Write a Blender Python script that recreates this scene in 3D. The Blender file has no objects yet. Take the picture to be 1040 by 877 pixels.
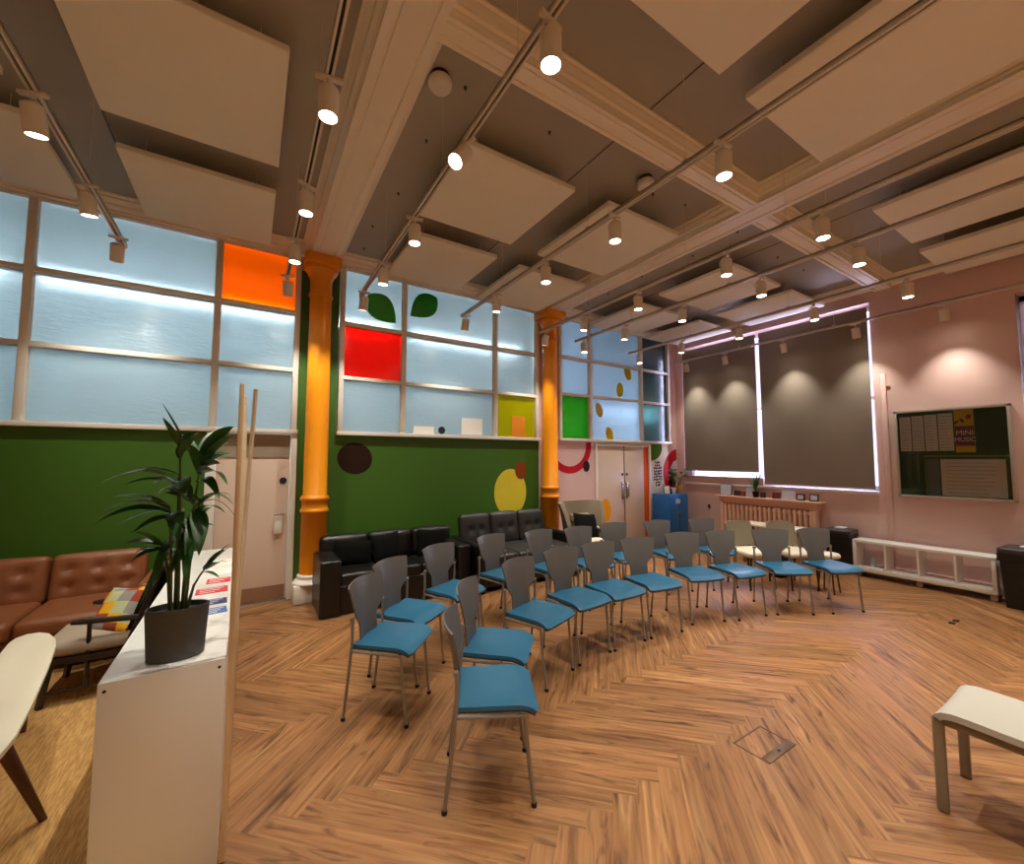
import bpy, bmesh, math, random
from mathutils import Vector, Matrix
from math import sin, cos, pi, radians as R_

SC = bpy.context.scene
COL = SC.collection

# ------------------------------------------------------------------ camera, world, exposure
CAM_H = 1.5
cam_d = bpy.data.cameras.new('camera')
cam = bpy.data.objects.new('camera', cam_d)
COL.objects.link(cam)
cam_d.sensor_fit = 'HORIZONTAL'
cam_d.sensor_width = 36.0
cam_d.lens = 423.04 / 1040 * 36.0
cam_d.clip_start = 0.05
cam.location = (0, 0, CAM_H)
cam.rotation_euler = (R_(90 + 3.74), 0, R_(-32.18))
SC.camera = cam
SC.view_settings.view_transform = 'Standard'
SC.view_settings.look = 'None'
SC.view_settings.gamma = 1.0
SC.view_settings.exposure = 1.2
SC.view_settings.use_curve_mapping = False
SC.cycles.use_denoising = True
SC.cycles.max_bounces = 12
SC.cycles.diffuse_bounces = 8
SC.cycles.glossy_bounces = 4
SC.cycles.transmission_bounces = 6
SC.cycles.sample_clamp_indirect = 4.0
SC.cycles.caustics_reflective = False
SC.cycles.caustics_refractive = False

world = bpy.data.worlds.new('sky'); SC.world = world
world.use_nodes = True
wn = world.node_tree.nodes; wn.clear()
wo = wn.new('ShaderNodeOutputWorld'); wb = wn.new('ShaderNodeBackground')
wb.inputs[0].default_value = (0.50, 0.50, 1.0, 1); wb.inputs[1].default_value = 1.2
world.node_tree.links.new(wb.outputs[0], wo.inputs[0])

SPOT_W = 33.0            # each track lamp
SPOT_COL = (1.0, 0.95, 0.81)
TUBE_E = 46.0            # corridor fluorescent tubes
DAY_W = 280.0             # sky light outside each window

def area_light(name, loc, rot, sx, sy, power, color):
    d = bpy.data.lights.new(name, 'AREA'); d.shape = 'RECTANGLE'; d.size = sx; d.size_y = sy
    d.energy = power; d.color = color
    o = bpy.data.objects.new(name, d); COL.objects.link(o); o.location = loc; o.rotation_euler = rot
    return o
# daylight outside the two windows of the right wall
area_light('window_daylight', (7.62, 3.55, 2.45), (0, R_(90), 0), 2.6, 2.9, DAY_W, (0.72, 0.68, 1.0))
area_light('window_daylight', (7.62, -0.55, 2.2), (0, R_(90), 0), 2.3, 2.7, DAY_W * 0.8, (0.72, 0.68, 1.0))

# ------------------------------------------------------------------ materials
def srgb(r, g, b):
    f = lambda v: (v / 255 / 12.92) if v / 255 <= 0.04045 else ((v / 255 + 0.055) / 1.055) ** 2.4
    return (f(r), f(g), f(b), 1)

def mat(name, col, rough=0.6, metal=0.0, var=0.06, scale=8.0, bump=0.0, bscale=60.0, spec=0.5, emit=None, coat=0.0, stretch=None):
    m = bpy.data.materials.new(name); m.use_nodes = True
    nt = m.node_tree; n = nt.nodes; b = n['Principled BSDF']
    b.inputs['Roughness'].default_value = rough; b.inputs['Metallic'].default_value = metal
    b.inputs['Specular IOR Level'].default_value = spec
    if coat: b.inputs['Coat Weight'].default_value = coat; b.inputs['Coat Roughness'].default_value = 0.15
    tc = n.new('ShaderNodeTexCoord'); mp = n.new('ShaderNodeMapping')
    nt.links.new(tc.outputs['Object'], mp.inputs[0])
    if stretch: mp.inputs['Scale'].default_value = stretch
    nz = n.new('ShaderNodeTexNoise'); nz.inputs['Scale'].default_value = scale; nz.inputs['Detail'].default_value = 4
    nt.links.new(mp.outputs[0], nz.inputs['Vector'])
    hi = [min(1, c * (1 + var)) for c in col[:3]] + [1]; lo = [c * (1 - var) for c in col[:3]] + [1]
    mx = n.new('ShaderNodeMix'); mx.data_type = 'RGBA'
    mx.inputs[6].default_value = lo; mx.inputs[7].default_value = hi
    nt.links.new(nz.outputs['Fac'], mx.inputs[0]); nt.links.new(mx.outputs[2], b.inputs['Base Color'])
    if bump:
        n2 = n.new('ShaderNodeTexNoise'); n2.inputs['Scale'].default_value = bscale; n2.inputs['Detail'].default_value = 3
        nt.links.new(mp.outputs[0], n2.inputs['Vector'])
        bp = n.new('ShaderNodeBump'); bp.inputs['Strength'].default_value = bump; bp.inputs['Distance'].default_value = 0.01
        nt.links.new(n2.outputs['Fac'], bp.inputs['Height']); nt.links.new(bp.outputs[0], b.inputs['Normal'])
    if emit:
        b.inputs['Emission Color'].default_value = emit[0]; b.inputs['Emission Strength'].default_value = emit[1]
    return m

def glass_mat(name, col, tl=0.20, rough=0.40, bump=0.4, bscale=30.0, gloss=0.12):
    """frosted glass: part translucent, part rough transmission, a little gloss"""
    m = bpy.data.materials.new(name); m.use_nodes = True
    nt = m.node_tree; n = nt.nodes; n.clear(); L = nt.links
    out = n.new('ShaderNodeOutputMaterial')
    tr = n.new('ShaderNodeBsdfTranslucent'); tr.inputs[0].default_value = col
    df = n.new('ShaderNodeBsdfDiffuse'); df.inputs[0].default_value = col
    rf = n.new('ShaderNodeBsdfRefraction'); rf.inputs[0].default_value = col; rf.inputs['Roughness'].default_value = rough; rf.inputs['IOR'].default_value = 1.35
    gl = n.new('ShaderNodeBsdfGlossy'); gl.inputs['Roughness'].default_value = 0.18
    tc = n.new('ShaderNodeTexCoord'); nz = n.new('ShaderNodeTexNoise'); nz.inputs['Scale'].default_value = bscale; nz.inputs['Detail'].default_value = 4
    mp = n.new('ShaderNodeMapping'); mp.inputs['Scale'].default_value = (0.35, 1, 1.6)
    bp = n.new('ShaderNodeBump'); bp.inputs['Strength'].default_value = bump; bp.inputs['Distance'].default_value = 0.01
    L.new(tc.outputs['Object'], mp.inputs[0]); L.new(mp.outputs[0], nz.inputs['Vector']); L.new(nz.outputs['Fac'], bp.inputs['Height'])
    L.new(bp.outputs[0], rf.inputs['Normal']); L.new(bp.outputs[0], gl.inputs['Normal'])
    m1 = n.new('ShaderNodeMixShader'); m1.inputs[0].default_value = tl
    L.new(rf.outputs[0], m1.inputs[1]); L.new(tr.outputs[0], m1.inputs[2])
    m2 = n.new('ShaderNodeMixShader'); m2.inputs[0].default_value = 0.22
    L.new(m1.outputs[0], m2.inputs[1]); L.new(df.outputs[0], m2.inputs[2])
    m3 = n.new('ShaderNodeMixShader'); m3.inputs[0].default_value = gloss
    L.new(m2.outputs[0], m3.inputs[1]); L.new(gl.outputs[0], m3.inputs[2])
    L.new(m3.outputs[0], out.inputs[0])
    return m

def emit_mat(name, col, strength):
    m = bpy.data.materials.new(name); m.use_nodes = True
    nt = m.node_tree; n = nt.nodes; n.clear()
    out = n.new('ShaderNodeOutputMaterial'); e = n.new('ShaderNodeEmission')
    e.inputs[0].default_value = col; e.inputs[1].default_value = strength
    nt.links.new(e.outputs[0], out.inputs[0]); return m

def clear_glass(name):
    m = bpy.data.materials.new(name); m.use_nodes = True
    nt = m.node_tree; n = nt.nodes; n.clear(); L = nt.links
    out = n.new('ShaderNodeOutputMaterial'); t = n.new('ShaderNodeBsdfTransparent'); g = n.new('ShaderNodeBsdfGlossy')
    g.inputs['Roughness'].default_value = 0.02
    fr = n.new('ShaderNodeFresnel'); fr.inputs[0].default_value = 1.5
    mx = n.new('ShaderNodeMixShader'); L.new(fr.outputs[0], mx.inputs[0]); L.new(t.outputs[0], mx.inputs[1]); L.new(g.outputs[0], mx.inputs[2])
    L.new(mx.outputs[0], out.inputs[0]); return m

def plank_mat():
    m = bpy.data.materials.new('oak plank floor'); m.use_nodes = True
    nt = m.node_tree; n = nt.nodes; L = nt.links; b = n['Principled BSDF']
    uv = n.new('ShaderNodeUVMap'); uv.uv_map = 'plank'
    at = n.new('ShaderNodeAttribute'); at.attribute_name = 'tone'
    sep = n.new('ShaderNodeSeparateColor'); L.new(at.outputs['Color'], sep.inputs[0])
    off = n.new('ShaderNodeCombineXYZ')
    mu = n.new('ShaderNodeMath'); mu.operation = 'MULTIPLY'; mu.inputs[1].default_value = 37.0
    L.new(sep.outputs[0], mu.inputs[0]); L.new(mu.outputs[0], off.inputs[2])
    ad = n.new('ShaderNodeVectorMath'); ad.operation = 'ADD'; L.new(uv.outputs[0], ad.inputs[0]); L.new(off.outputs[0], ad.inputs[1])
    def grain(sx, sy, sc, det, dist):
        mp = n.new('ShaderNodeMapping'); mp.inputs['Scale'].default_value = (sx, sy, 1); L.new(ad.outputs[0], mp.inputs[0])
        nz = n.new('ShaderNodeTexNoise'); nz.inputs['Scale'].default_value = sc; nz.inputs['Detail'].default_value = det
        nz.inputs['Distortion'].default_value = dist; L.new(mp.outputs[0], nz.inputs['Vector']); return nz
    g1 = grain(1.5, 30, 1.0, 6, 1.0); g2 = grain(5, 120, 1.0, 3, 0.2); g3 = grain(2.6, 17, 1.0, 6, 1.8)
    cr = n.new('ShaderNodeValToRGB'); e = cr.color_ramp.elements
    e[0].position = 0.28; e[0].color = srgb(106, 69, 42); e[1].position = 0.74; e[1].color = srgb(182, 136, 92)
    x = cr.color_ramp.elements.new(0.47); x.color = srgb(144, 99, 61)
    x = cr.color_ramp.elements.new(0.60); x.color = srgb(156, 111, 71)
    L.new(g1.outputs['Fac'], cr.inputs[0])
    c2 = n.new('ShaderNodeValToRGB'); e = c2.color_ramp.elements
    e[0].position = 0.28; e[0].color = (0.28, 0.22, 0.18, 1); e[1].position = 0.46; e[1].color = (1, 1, 1, 1)
    L.new(g3.outputs['Fac'], c2.inputs[0])
    m1 = n.new('ShaderNodeMix'); m1.data_type = 'RGBA'; m1.blend_type = 'MULTIPLY'; m1.inputs[0].default_value = 0.85
    L.new(cr.outputs[0], m1.inputs[6]); L.new(c2.outputs[0], m1.inputs[7])
    m2 = n.new('ShaderNodeMix'); m2.data_type = 'RGBA'; m2.blend_type = 'OVERLAY'; m2.inputs[0].default_value = 0.18
    L.new(m1.outputs[2], m2.inputs[6]); L.new(g2.outputs['Color'], m2.inputs[7])
    hs = n.new('ShaderNodeHueSaturation')
    mr = n.new('ShaderNodeMapRange'); mr.inputs[3].default_value = 0.82; mr.inputs[4].default_value = 1.12
    L.new(sep.outputs[1], mr.inputs[0]); L.new(mr.outputs[0], hs.inputs['Value']); L.new(m2.outputs[2], hs.inputs['Color'])
    L.new(hs.outputs[0], b.inputs['Base Color'])
    b.inputs['Roughness'].default_value = 0.42; b.inputs['Specular IOR Level'].default_value = 0.4
    bp = n.new('ShaderNodeBump'); bp.inputs['Strength'].default_value = 0.12; bp.inputs['Distance'].default_value = 0.004
    L.new(g2.outputs['Fac'], bp.inputs['Height']); L.new(bp.outputs[0], b.inputs['Normal'])
    return m

def rug_mat():
    m = mat('jute weave', srgb(206, 158, 96), 0.9, var=0.2, scale=30, bump=0.6, bscale=90, stretch=(3.0, 0.5, 1), spec=0.2)
    nt = m.node_tree; n = nt.nodes; L = nt.links; b = n['Principled BSDF']
    nz = n.new('ShaderNodeTexNoise'); nz.inputs['Scale'].default_value = 70; nz.inputs['Detail'].default_value = 5
    mp = n.new('ShaderNodeMapping'); mp.inputs['Scale'].default_value = (2.2, 0.22, 1)
    tc = n.new('ShaderNodeTexCoord'); L.new(tc.outputs['Object'], mp.inputs[0]); L.new(mp.outputs[0], nz.inputs['Vector'])
    cr = n.new('ShaderNodeValToRGB'); e = cr.color_ramp.elements
    e[0].position = 0.36; e[0].color = srgb(184, 136, 80); e[1].position = 0.62; e[1].color = srgb(218, 172, 110)
    L.new(nz.outputs['Fac'], cr.inputs[0]); L.new(cr.outputs[0], b.inputs['Base Color'])
    return m

M = {}
M['plank'] = plank_mat()
M['rug'] = rug_mat()
M['green'] = mat('deep green wall paint', srgb(62, 104, 26), 0.5, var=0.03)
M['pink'] = mat('pink wall paint', srgb(222, 189, 183), 0.55, var=0.03)
M['pale'] = mat('pale blush door paint', srgb(226, 204, 188), 0.4, var=0.02)
M['cream'] = mat('cream wall paint', srgb(228, 212, 190), 0.75, var=0.02, spec=0.15)
M['white'] = mat('white gloss paint', srgb(232, 226, 216), 0.35, var=0.02)
M['ceiling'] = mat('taupe ceiling paint', srgb(170, 164, 152), 0.7, var=0.05, scale=3)
M['beam'] = mat('cream plaster moulding', srgb(246, 236, 218), 0.5, var=0.03)
M['panel'] = mat('cream acoustic panel', srgb(247, 242, 228), 0.85, var=0.015, bump=0.15, bscale=300, spec=0.1)
M['track'] = mat('white powder coated metal', srgb(222, 214, 204), 0.35, var=0.01)
M['slot'] = mat('dark track slot', srgb(30, 28, 26), 0.5)
M['lamp'] = mat('white lamp housing', srgb(226, 218, 208), 0.35, var=0.01)
M['lens'] = emit_mat('lit lamp lens', (1.0, 0.86, 0.66, 1), 14.0)
M['orange'] = mat('orange column paint', srgb(236, 146, 10), 0.4, var=0.03)
M['glass'] = glass_mat('frosted glass', srgb(202, 215, 222))
M['teal_glass'] = glass_mat('dark teal frosted glass', srgb(92, 122, 128))
M['blue_glass'] = glass_mat('blue frosted glass', srgb(206, 226, 246), tl=.6)
M['g_orange'] = glass_mat('orange film', srgb(255, 150, 12), bump=0.1, gloss=0.08)
M['g_red'] = glass_mat('red film', srgb(232, 22, 16), bump=0.1, gloss=0.08)
M['g_yellow'] = glass_mat('yellow film', srgb(206, 196, 10), bump=0.1, gloss=0.08)
M['g_green'] = glass_mat('green film', srgb(8, 196, 30), bump=0.1, gloss=0.08)
M['g_leaf'] = glass_mat('leaf green film', srgb(30, 215, 60), tl=.8, bump=0.1, gloss=0.08)
M['g_dot'] = glass_mat('amber film', srgb(255, 214, 50), tl=.9, bump=0.1, gloss=0.08)
M['tube'] = emit_mat('fluorescent tube', (0.97, 0.99, 1.0, 1), TUBE_E)
M['corr'] = mat('corridor paint', srgb(172, 188, 190), 0.7, var=0.02)
M['blue'] = mat('blue seat vinyl', srgb(38, 94, 126), 0.34, var=0.04, bump=0.08, bscale=200)
M['seat_under'] = mat('dark grey seat shell', srgb(52, 54, 60), 0.45)
M['chair_grey'] = mat('grey moulded plastic', srgb(104, 102, 101), 0.34, var=0.02)
M['steel'] = mat('silver painted steel', srgb(150, 146, 140), 0.32, metal=0.55, var=0.02)
M['rubber'] = mat('black rubber', srgb(22, 22, 22), 0.7)
M['black_leather'] = mat('black leather', srgb(17, 15, 14), 0.34, var=0.1, bump=0.25, bscale=90)
M['charcoal'] = mat('charcoal leather', srgb(48, 45, 45), 0.42, var=0.06, bump=0.25, bscale=60)
M['fur'] = mat('black fleece', srgb(14, 13, 12), 0.95, var=0.4, scale=40, bump=1.0, bscale=70, spec=0.1)
M['black_cloth'] = mat('black cloth', srgb(16, 15, 15), 0.9, bump=0.3, bscale=150, spec=0.1)
M['tan'] = mat('tan leather', srgb(138, 82, 50), 0.42, var=0.1, bump=0.2, bscale=50)
M['darkwood'] = mat('dark stained wood', srgb(42, 26, 22), 0.4, var=0.2, scale=20)
M['walnut'] = mat('walnut wood', srgb(86, 46, 28), 0.45, var=0.2, scale=20, stretch=(1, 1, .2))
M['grey_fabric'] = mat('stone grey upholstery', srgb(176, 160, 142), 0.9, bump=0.3, bscale=200, spec=0.15)
M['beige_up'] = mat('beige upholstery', srgb(146, 132, 115), 0.85, bump=0.2, bscale=160, spec=0.2)
M['olive'] = mat('olive beige upholstery', srgb(142, 132, 114), 0.8, bump=0.2, bscale=160, spec=0.2)
M['creamv'] = mat('cream vinyl', srgb(226, 216, 194), 0.5)
M['pot'] = mat('dark grey planter', srgb(78, 80, 80), 0.55, var=0.08, bump=0.1, bscale=50)
M['soil'] = mat('potting soil', srgb(36, 26, 18), 0.95, bump=1.0, bscale=80)
M['leaf'] = mat('palm leaf', srgb(44, 92, 40), 0.38, var=0.35, scale=12)
M['stem'] = mat('palm stem', srgb(66, 88, 40), 0.5, var=0.2)
M['unit'] = mat('white melamine', srgb(230, 228, 224), 0.3, var=0.01)
M['batten'] = mat('pale ash batten', srgb(224, 200, 162), 0.5, var=0.08, scale=14, stretch=(4, 4, .3))
M['blind'] = mat('grey blackout fabric', srgb(136, 124, 113), 0.75, var=0.03, bump=0.05, bscale=300, spec=0.2)
M['winwhite'] = mat('window frame paint', srgb(236, 234, 240), 0.4)
M['locker'] = mat('blue locker steel', srgb(22, 104, 178), 0.35, var=0.03)
M['pinkmetal'] = mat('pink radiator enamel', srgb(244, 208, 188), 0.35, var=0.02)
M['pinkwood'] = mat('pink painted shelf', srgb(232, 186, 168), 0.4, var=0.02)
M['bin'] = mat('black bin plastic', srgb(20, 19, 20), 0.4)
M['binlid'] = mat('dark grey bin lid', srgb(58, 52, 56), 0.35)
M['chrome'] = mat('brushed metal', srgb(178, 168, 158), 0.28, metal=0.9)
M['brownplate'] = mat('brown metal kick plate', srgb(156, 120, 96), 0.4, metal=0.4)
M['alu'] = mat('aluminium frame', srgb(196, 188, 178), 0.3, metal=0.5)
M['felt'] = mat('green felt', srgb(28, 78, 44), 0.9, bump=0.3, bscale=250)
M['paper'] = mat('white paper', srgb(244, 240, 234), 0.7, var=0.02)
M['ink'] = mat('grey print', srgb(160, 148, 148), 0.8)
M['clear'] = clear_glass('clear glass')
M['m_brown'] = mat('dark brown mural paint', srgb(44, 26, 16), 0.6, spec=0.15)
M['m_yellow'] = mat('soft yellow mural paint', srgb(226, 206, 62), 0.6, spec=0.15)
M['m_rust'] = mat('rust mural paint', srgb(142, 66, 28), 0.6, spec=0.15)
M['m_red'] = mat('red mural paint', srgb(190, 26, 40), 0.6, spec=0.15)
M['m_orange'] = mat('bright orange mural paint', srgb(236, 92, 20), 0.6, spec=0.15)
M['m_dot'] = mat('amber mural paint', srgb(238, 160, 20), 0.6, spec=0.15)
M['bench'] = mat('warm grey shell', srgb(184, 178, 166), 0.45, var=0.02)
M['benchleg'] = mat('taupe leg', srgb(138, 124, 104), 0.45)
M['shellwhite'] = mat('ivory plastic shell', srgb(238, 228, 206), 0.35, var=0.01)
M['p_red'] = mat('red print', srgb(200, 40, 52), 0.5)
M['p_navy'] = mat('navy print', srgb(48, 56, 110), 0.5)
M['p_blue'] = mat('blue print', srgb(70, 110, 180), 0.5)
M['p_purple'] = mat('plum print', srgb(120, 44, 66), 0.5)
M['p_yellow'] = mat('yellow print', srgb(226, 196, 30), 0.5)
M['c_grey'] = mat('grey patchwork', srgb(150, 146, 140), 0.9); M['c_rust'] = mat('rust patchwork', srgb(160, 70, 40), 0.9)
M['c_yellow'] = mat('yellow patchwork', srgb(236, 176, 20), 0.9); M['c_mint'] = mat('mint patchwork', srgb(190, 196, 150), 0.9)
M['terra'] = mat('ochre pot', srgb(206, 152, 90), 0.6)
M['floorbox'] = mat('bronze metal trim', srgb(116, 92, 70), 0.4, metal=0.6)
M['led'] = mat('photo print', srgb(200, 205, 225), 0.4)
M['photo_dark'] = mat('dark photo print', srgb(50, 44, 60), 0.4, var=0.5, scale=30)

# ------------------------------------------------------------------ mesh builder
class MB:
    def __init__(s):
        s.v = []; s.f = []; s.m = []; s.T = Matrix.Identity(4); s.mi = 0
    def add(s, vs, fs, mi=None):
        o = len(s.v); s.v += [s.T @ Vector(p) for p in vs]
        for f in fs:
            s.f.append([o + i for i in f]); s.m.append(s.mi if mi is None else mi)
        return s
    def box(s, x0, x1, y0, y1, z0, z1, bev=0.0, mi=None, seg=2):
        bm = bmesh.new(); bmesh.ops.create_cube(bm, size=1)
        for v in bm.verts:
            v.co = Vector(((x0 + x1) / 2 + v.co.x * (x1 - x0), (y0 + y1) / 2 + v.co.y * (y1 - y0), (z0 + z1) / 2 + v.co.z * (z1 - z0)))
        if bev > 0:
            bmesh.ops.bevel(bm, geom=list(bm.edges), offset=min(bev, .49 * min(abs(x1 - x0), abs(y1 - y0), abs(z1 - z0))), segments=seg, profile=0.5, affect='EDGES')
        bm.verts.index_update()
        s.add([v.co.copy() for v in bm.verts], [[v.index for v in f.verts] for f in bm.faces], mi); bm.free(); return s
    def rbox(s, x0, x1, y0, y1, z0, z1, r, puff=(0, 0, 0), n=6, dim=None, mi=None):
        """rounded, softly puffed block; dim = (axis, sign, [(a,b),...], depth, width) button dimples"""
        L = (x1 - x0, y1 - y0, z1 - z0); r = min(r, .49 * min(L))
        nn = n if isinstance(n, tuple) else (n, n, n)
        def ts(l, k):
            a = [0, r * .3, r * .65, r] ; inner = [r + (l - 2 * r) * i / k for i in range(1, k)]
            return a + inner + [l - r, l - r * .65, l - r * .3, l]
        T = [ts(L[i], nn[i]) for i in range(3)]
        idx = {}; vs = []; fs = []
        def vert(p):
            k = tuple(round(c, 6) for c in p)
            if k in idx: return idx[k]
            q = [min(max(p[i], r), L[i] - r) for i in range(3)]
            d = Vector([p[i] - q[i] for i in range(3)])
            co = Vector(q) + (d.normalized() * r if d.length > 1e-9 else d)
            u = [2 * co[i] / L[i] - 1 for i in range(3)]
            for i in range(3):
                j, k2 = [a for a in range(3) if a != i]
                co[i] += puff[i] * u[i] * (1 - u[j] ** 2) * (1 - u[k2] ** 2)
            if dim:
                ax, sg, pts, dep, wd = dim
                j, k2 = [a for a in range(3) if a != ax]
                if u[ax] * sg > 0.2:
                    for a, b in pts:
                        dd = ((u[j] - a) * L[j] / 2) ** 2 + ((u[k2] - b) * L[k2] / 2) ** 2
                        co[ax] -= sg * dep * math.exp(-dd / wd ** 2)
            vs.append(co + Vector((x0, y0, z0))); idx[k] = len(vs) - 1; return idx[k]
        for ax in range(3):
            j, k2 = [a for a in range(3) if a != ax]
            for side in (0, 1):
                for a in range(len(T[j]) - 1):
                    for b in range(len(T[k2]) - 1):
                        q = []
                        for (aa, bb) in ((a, b), (a + 1, b), (a + 1, b + 1), (a, b + 1)):
                            p = [0, 0, 0]; p[ax] = L[ax] * side; p[j] = T[j][aa]; p[k2] = T[k2][bb]; q.append(vert(p))
                        if (side == 0) ^ (ax == 1): q.reverse()
                        fs.append(q)
        return s.add(vs, fs, mi)
    def tube(s, pts, r, seg=10, mi=None, caps=True):
        pts = [Vector(p) for p in pts]; rs = r if isinstance(r, (list, tuple)) else [r] * len(pts)
        vs = []; fs = []; up = None
        for i, p in enumerate(pts):
            t = (pts[min(i + 1, len(pts) - 1)] - pts[max(i - 1, 0)]).normalized()
            if up is None:
                up = Vector((0, 0, 1)) if abs(t.z) < .9 else Vector((1, 0, 0))
            a = t.cross(up).normalized(); b = a.cross(t).normalized(); up = b
            for k in range(seg):
                w = 2 * pi * k / seg; vs.append(p + (a * cos(w) + b * sin(w)) * rs[i])
        for i in range(len(pts) - 1):
            for k in range(seg):
                k1 = (k + 1) % seg; fs.append([i * seg + k, i * seg + k1, (i + 1) * seg + k1, (i + 1) * seg + k])
        if caps: fs.append(list(range(seg))[::-1]); fs.append([(len(pts) - 1) * seg + k for k in range(seg)])
        return s.add(vs, fs, mi)
    def lathe(s, prof, cx=0, cy=0, seg=32, sx=1, sy=1, mi=None, rot=0):
        vs = []; fs = []
        for (r, z) in prof:
            for k in range(seg):
                w = 2 * pi * k / seg + rot; vs.append((cx + r * cos(w) * sx, cy + r * sin(w) * sy, z))
        for i in range(len(prof) - 1):
            for k in range(seg):
                k1 = (k + 1) % seg; fs.append([i * seg + k, i * seg + k1, (i + 1) * seg + k1, (i + 1) * seg + k])
        fs.append(list(range(seg))[::-1]); fs.append([(len(prof) - 1) * seg + k for k in range(seg)])
        return s.add(vs, fs, mi)
    def prism(s, poly, d0, d1, plane='xz', mi=None):
        """poly of 2d points, extruded from d0 to d1 along the third axis"""
        def P(a, b, d): return {'xz': (a, d, b), 'yz': (d, a, b), 'xy': (a, b, d)}[plane]
        n = len(poly); vs = [P(a, b, d0) for a, b in poly] + [P(a, b, d1) for a, b in poly]
        fs = [list(range(n)), list(range(n, 2 * n))[::-1]] + [[i, i + n, (i + 1) % n + n, (i + 1) % n] for i in range(n)]
        return s.add(vs, fs, mi)
    def sheet(s, fn, nu, nv, th=0.0, mi=None):
        """surface from fn(u,v) in 0..1, optional thickness along normal"""
        P = [[Vector(fn(i / nu, j / nv)) for j in range(nv + 1)] for i in range(nu + 1)]
        w = nv + 1
        vs = [p for r in P for p in r]
        fs = [[i * w + j, (i + 1) * w + j, (i + 1) * w + j + 1, i * w + j + 1] for i in range(nu) for j in range(nv)]
        if th:
            N = []
            for i in range(nu + 1):
                for j in range(nv + 1):
                    a = P[min(i + 1, nu)][j] - P[max(i - 1, 0)][j]; b = P[i][min(j + 1, nv)] - P[i][max(j - 1, 0)]
                    c = a.cross(b); N.append(c.normalized() if c.length > 1e-12 else Vector((0, 0, 1)))
            k = len(vs); vs = vs + [vs[q] + N[q] * th for q in range(k)]
            fs2 = [[q + k for q in f] for f in fs]; fs = [f[::-1] for f in fs] + fs2
            ring = [(0, j) for j in range(nv)] + [(i, nv) for i in range(nu)] + [(nu, j) for j in range(nv, 0, -1)] + [(i, 0) for i in range(nu, 0, -1)]
            ids = [a * w + b for a, b in ring]
            for q in range(len(ids)):
                a, b = ids[q], ids[(q + 1) % len(ids)]; fs.append([a, b, b + k, a + k])
        return s.add(vs, fs, mi)
    def pillow(s, w, h, t, n=10, mi=None):
        """soft cushion in the xz plane, centred on the origin"""
        def f(sg):
            def g(u, v):
                a, b = 2 * u - 1, 2 * v - 1
                k = max(0, (1 - abs(a) ** 2.6) * (1 - abs(b) ** 2.6)) ** .5
                pinch = 1 - 0.07 * (1 - abs(a)) * abs(b) ** 3 - 0.0
                pinch2 = 1 - 0.07 * (1 - abs(b)) * abs(a) ** 3
                return (a * w / 2 * pinch2, sg * t / 2 * k, b * h / 2 * pinch)
            return g
        s.sheet(f(1), n, n, mi=mi); s.sheet(f(-1), n, n, mi=mi); return s
    def build(s, name, mats, parent=None, loc=None, rotz=0, smooth=True, ang=38, sides=True):
        me = bpy.data.meshes.new(name); me.from_pydata([tuple(v) for v in s.v], [], s.f)
        mats = mats if isinstance(mats, (list, tuple)) else [mats]
        for m in mats: me.materials.append(m)
        me.polygons.foreach_set('material_index', s.m)
        bm = bmesh.new(); bm.from_mesh(me)
        bmesh.ops.remove_doubles(bm, verts=bm.verts, dist=1e-5)
        bmesh.ops.recalc_face_normals(bm, faces=bm.faces)
        if smooth:
            a = R_(ang)
            for f in bm.faces: f.smooth = True
            for e in bm.edges:
                if len(e.link_faces) == 2 and e.calc_face_angle(0) > a: e.smooth = False
        bm.to_mesh(me); bm.free(); me.update()
        o = bpy.data.objects.new(name, me); COL.objects.link(o)
        if parent: o.parent = parent
        if loc is not None: o.location = loc
        if rotz: o.rotation_euler = (0, 0, rotz)
        return o

def box_obj(name, m, a, parent=None, bev=0.0):
    return MB().box(*a, bev=bev).build(name, m, parent)
def empty(name, loc=(0, 0, 0), rotz=0):
    o = bpy.data.objects.new(name, None); COL.objects.link(o); o.location = loc; o.rotation_euler = (0, 0, rotz)
    o.empty_display_size = .1; return o
def tag(o, label, cat, group=None, kind=None):
    o['label'] = label; o['category'] = cat
    if group: o['group'] = group
    if kind: o['kind'] = kind
    return o
def struct(o): o['kind'] = 'structure'; return o
def dup(root, loc, rotz=0, scale=None):
    r = root.copy(); COL.objects.link(r); r.location = loc; r.rotation_euler = (0, 0, rotz)
    for ch in list(root.children):
        c = ch.copy(); COL.objects.link(c); c.parent = r
        for g in list(ch.children):
            d = g.copy(); COL.objects.link(d); d.parent = c
    return r
def circ(cx, cz, rx, rz, n=32, a0=0, a1=2 * pi):
    full = abs(a1 - a0 - 2 * pi) < 1e-6
    k = n if full else n + 1
    return [(cx + rx * cos(a0 + (a1 - a0) * i / n), cz + rz * sin(a0 + (a1 - a0) * i / n)) for i in range(k)]
def tilt_ell(cx, cz, rx, rz, rot, n=32):
    return [(cx + rx * cos(w) * cos(rot) - rz * sin(w) * sin(rot), cz + rx * cos(w) * sin(rot) + rz * sin(w) * cos(rot)) for w in [2 * pi * i / n for i in range(n)]]
def text_mesh(name, body, size, m, parent, mat4, depth=0.0015, sx=1.0):
    cu = bpy.data.curves.new(name, 'FONT'); cu.body = body; cu.size = size; cu.extrude = depth; cu.align_x = 'CENTER'; cu.align_y = 'CENTER'
    t = bpy.data.objects.new(name + '_tmp', cu); COL.objects.link(t)
    dg = bpy.context.evaluated_depsgraph_get(); me = bpy.data.meshes.new_from_object(t.evaluated_get(dg))
    bpy.data.objects.remove(t); me.transform(mat4 @ Matrix.Diagonal((sx, 1, 1, 1))); me.materials.clear(); me.materials.append(m)
    o = bpy.data.objects.new(name, me); COL.objects.link(o)
    if parent: o.parent = parent
    return o
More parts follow.
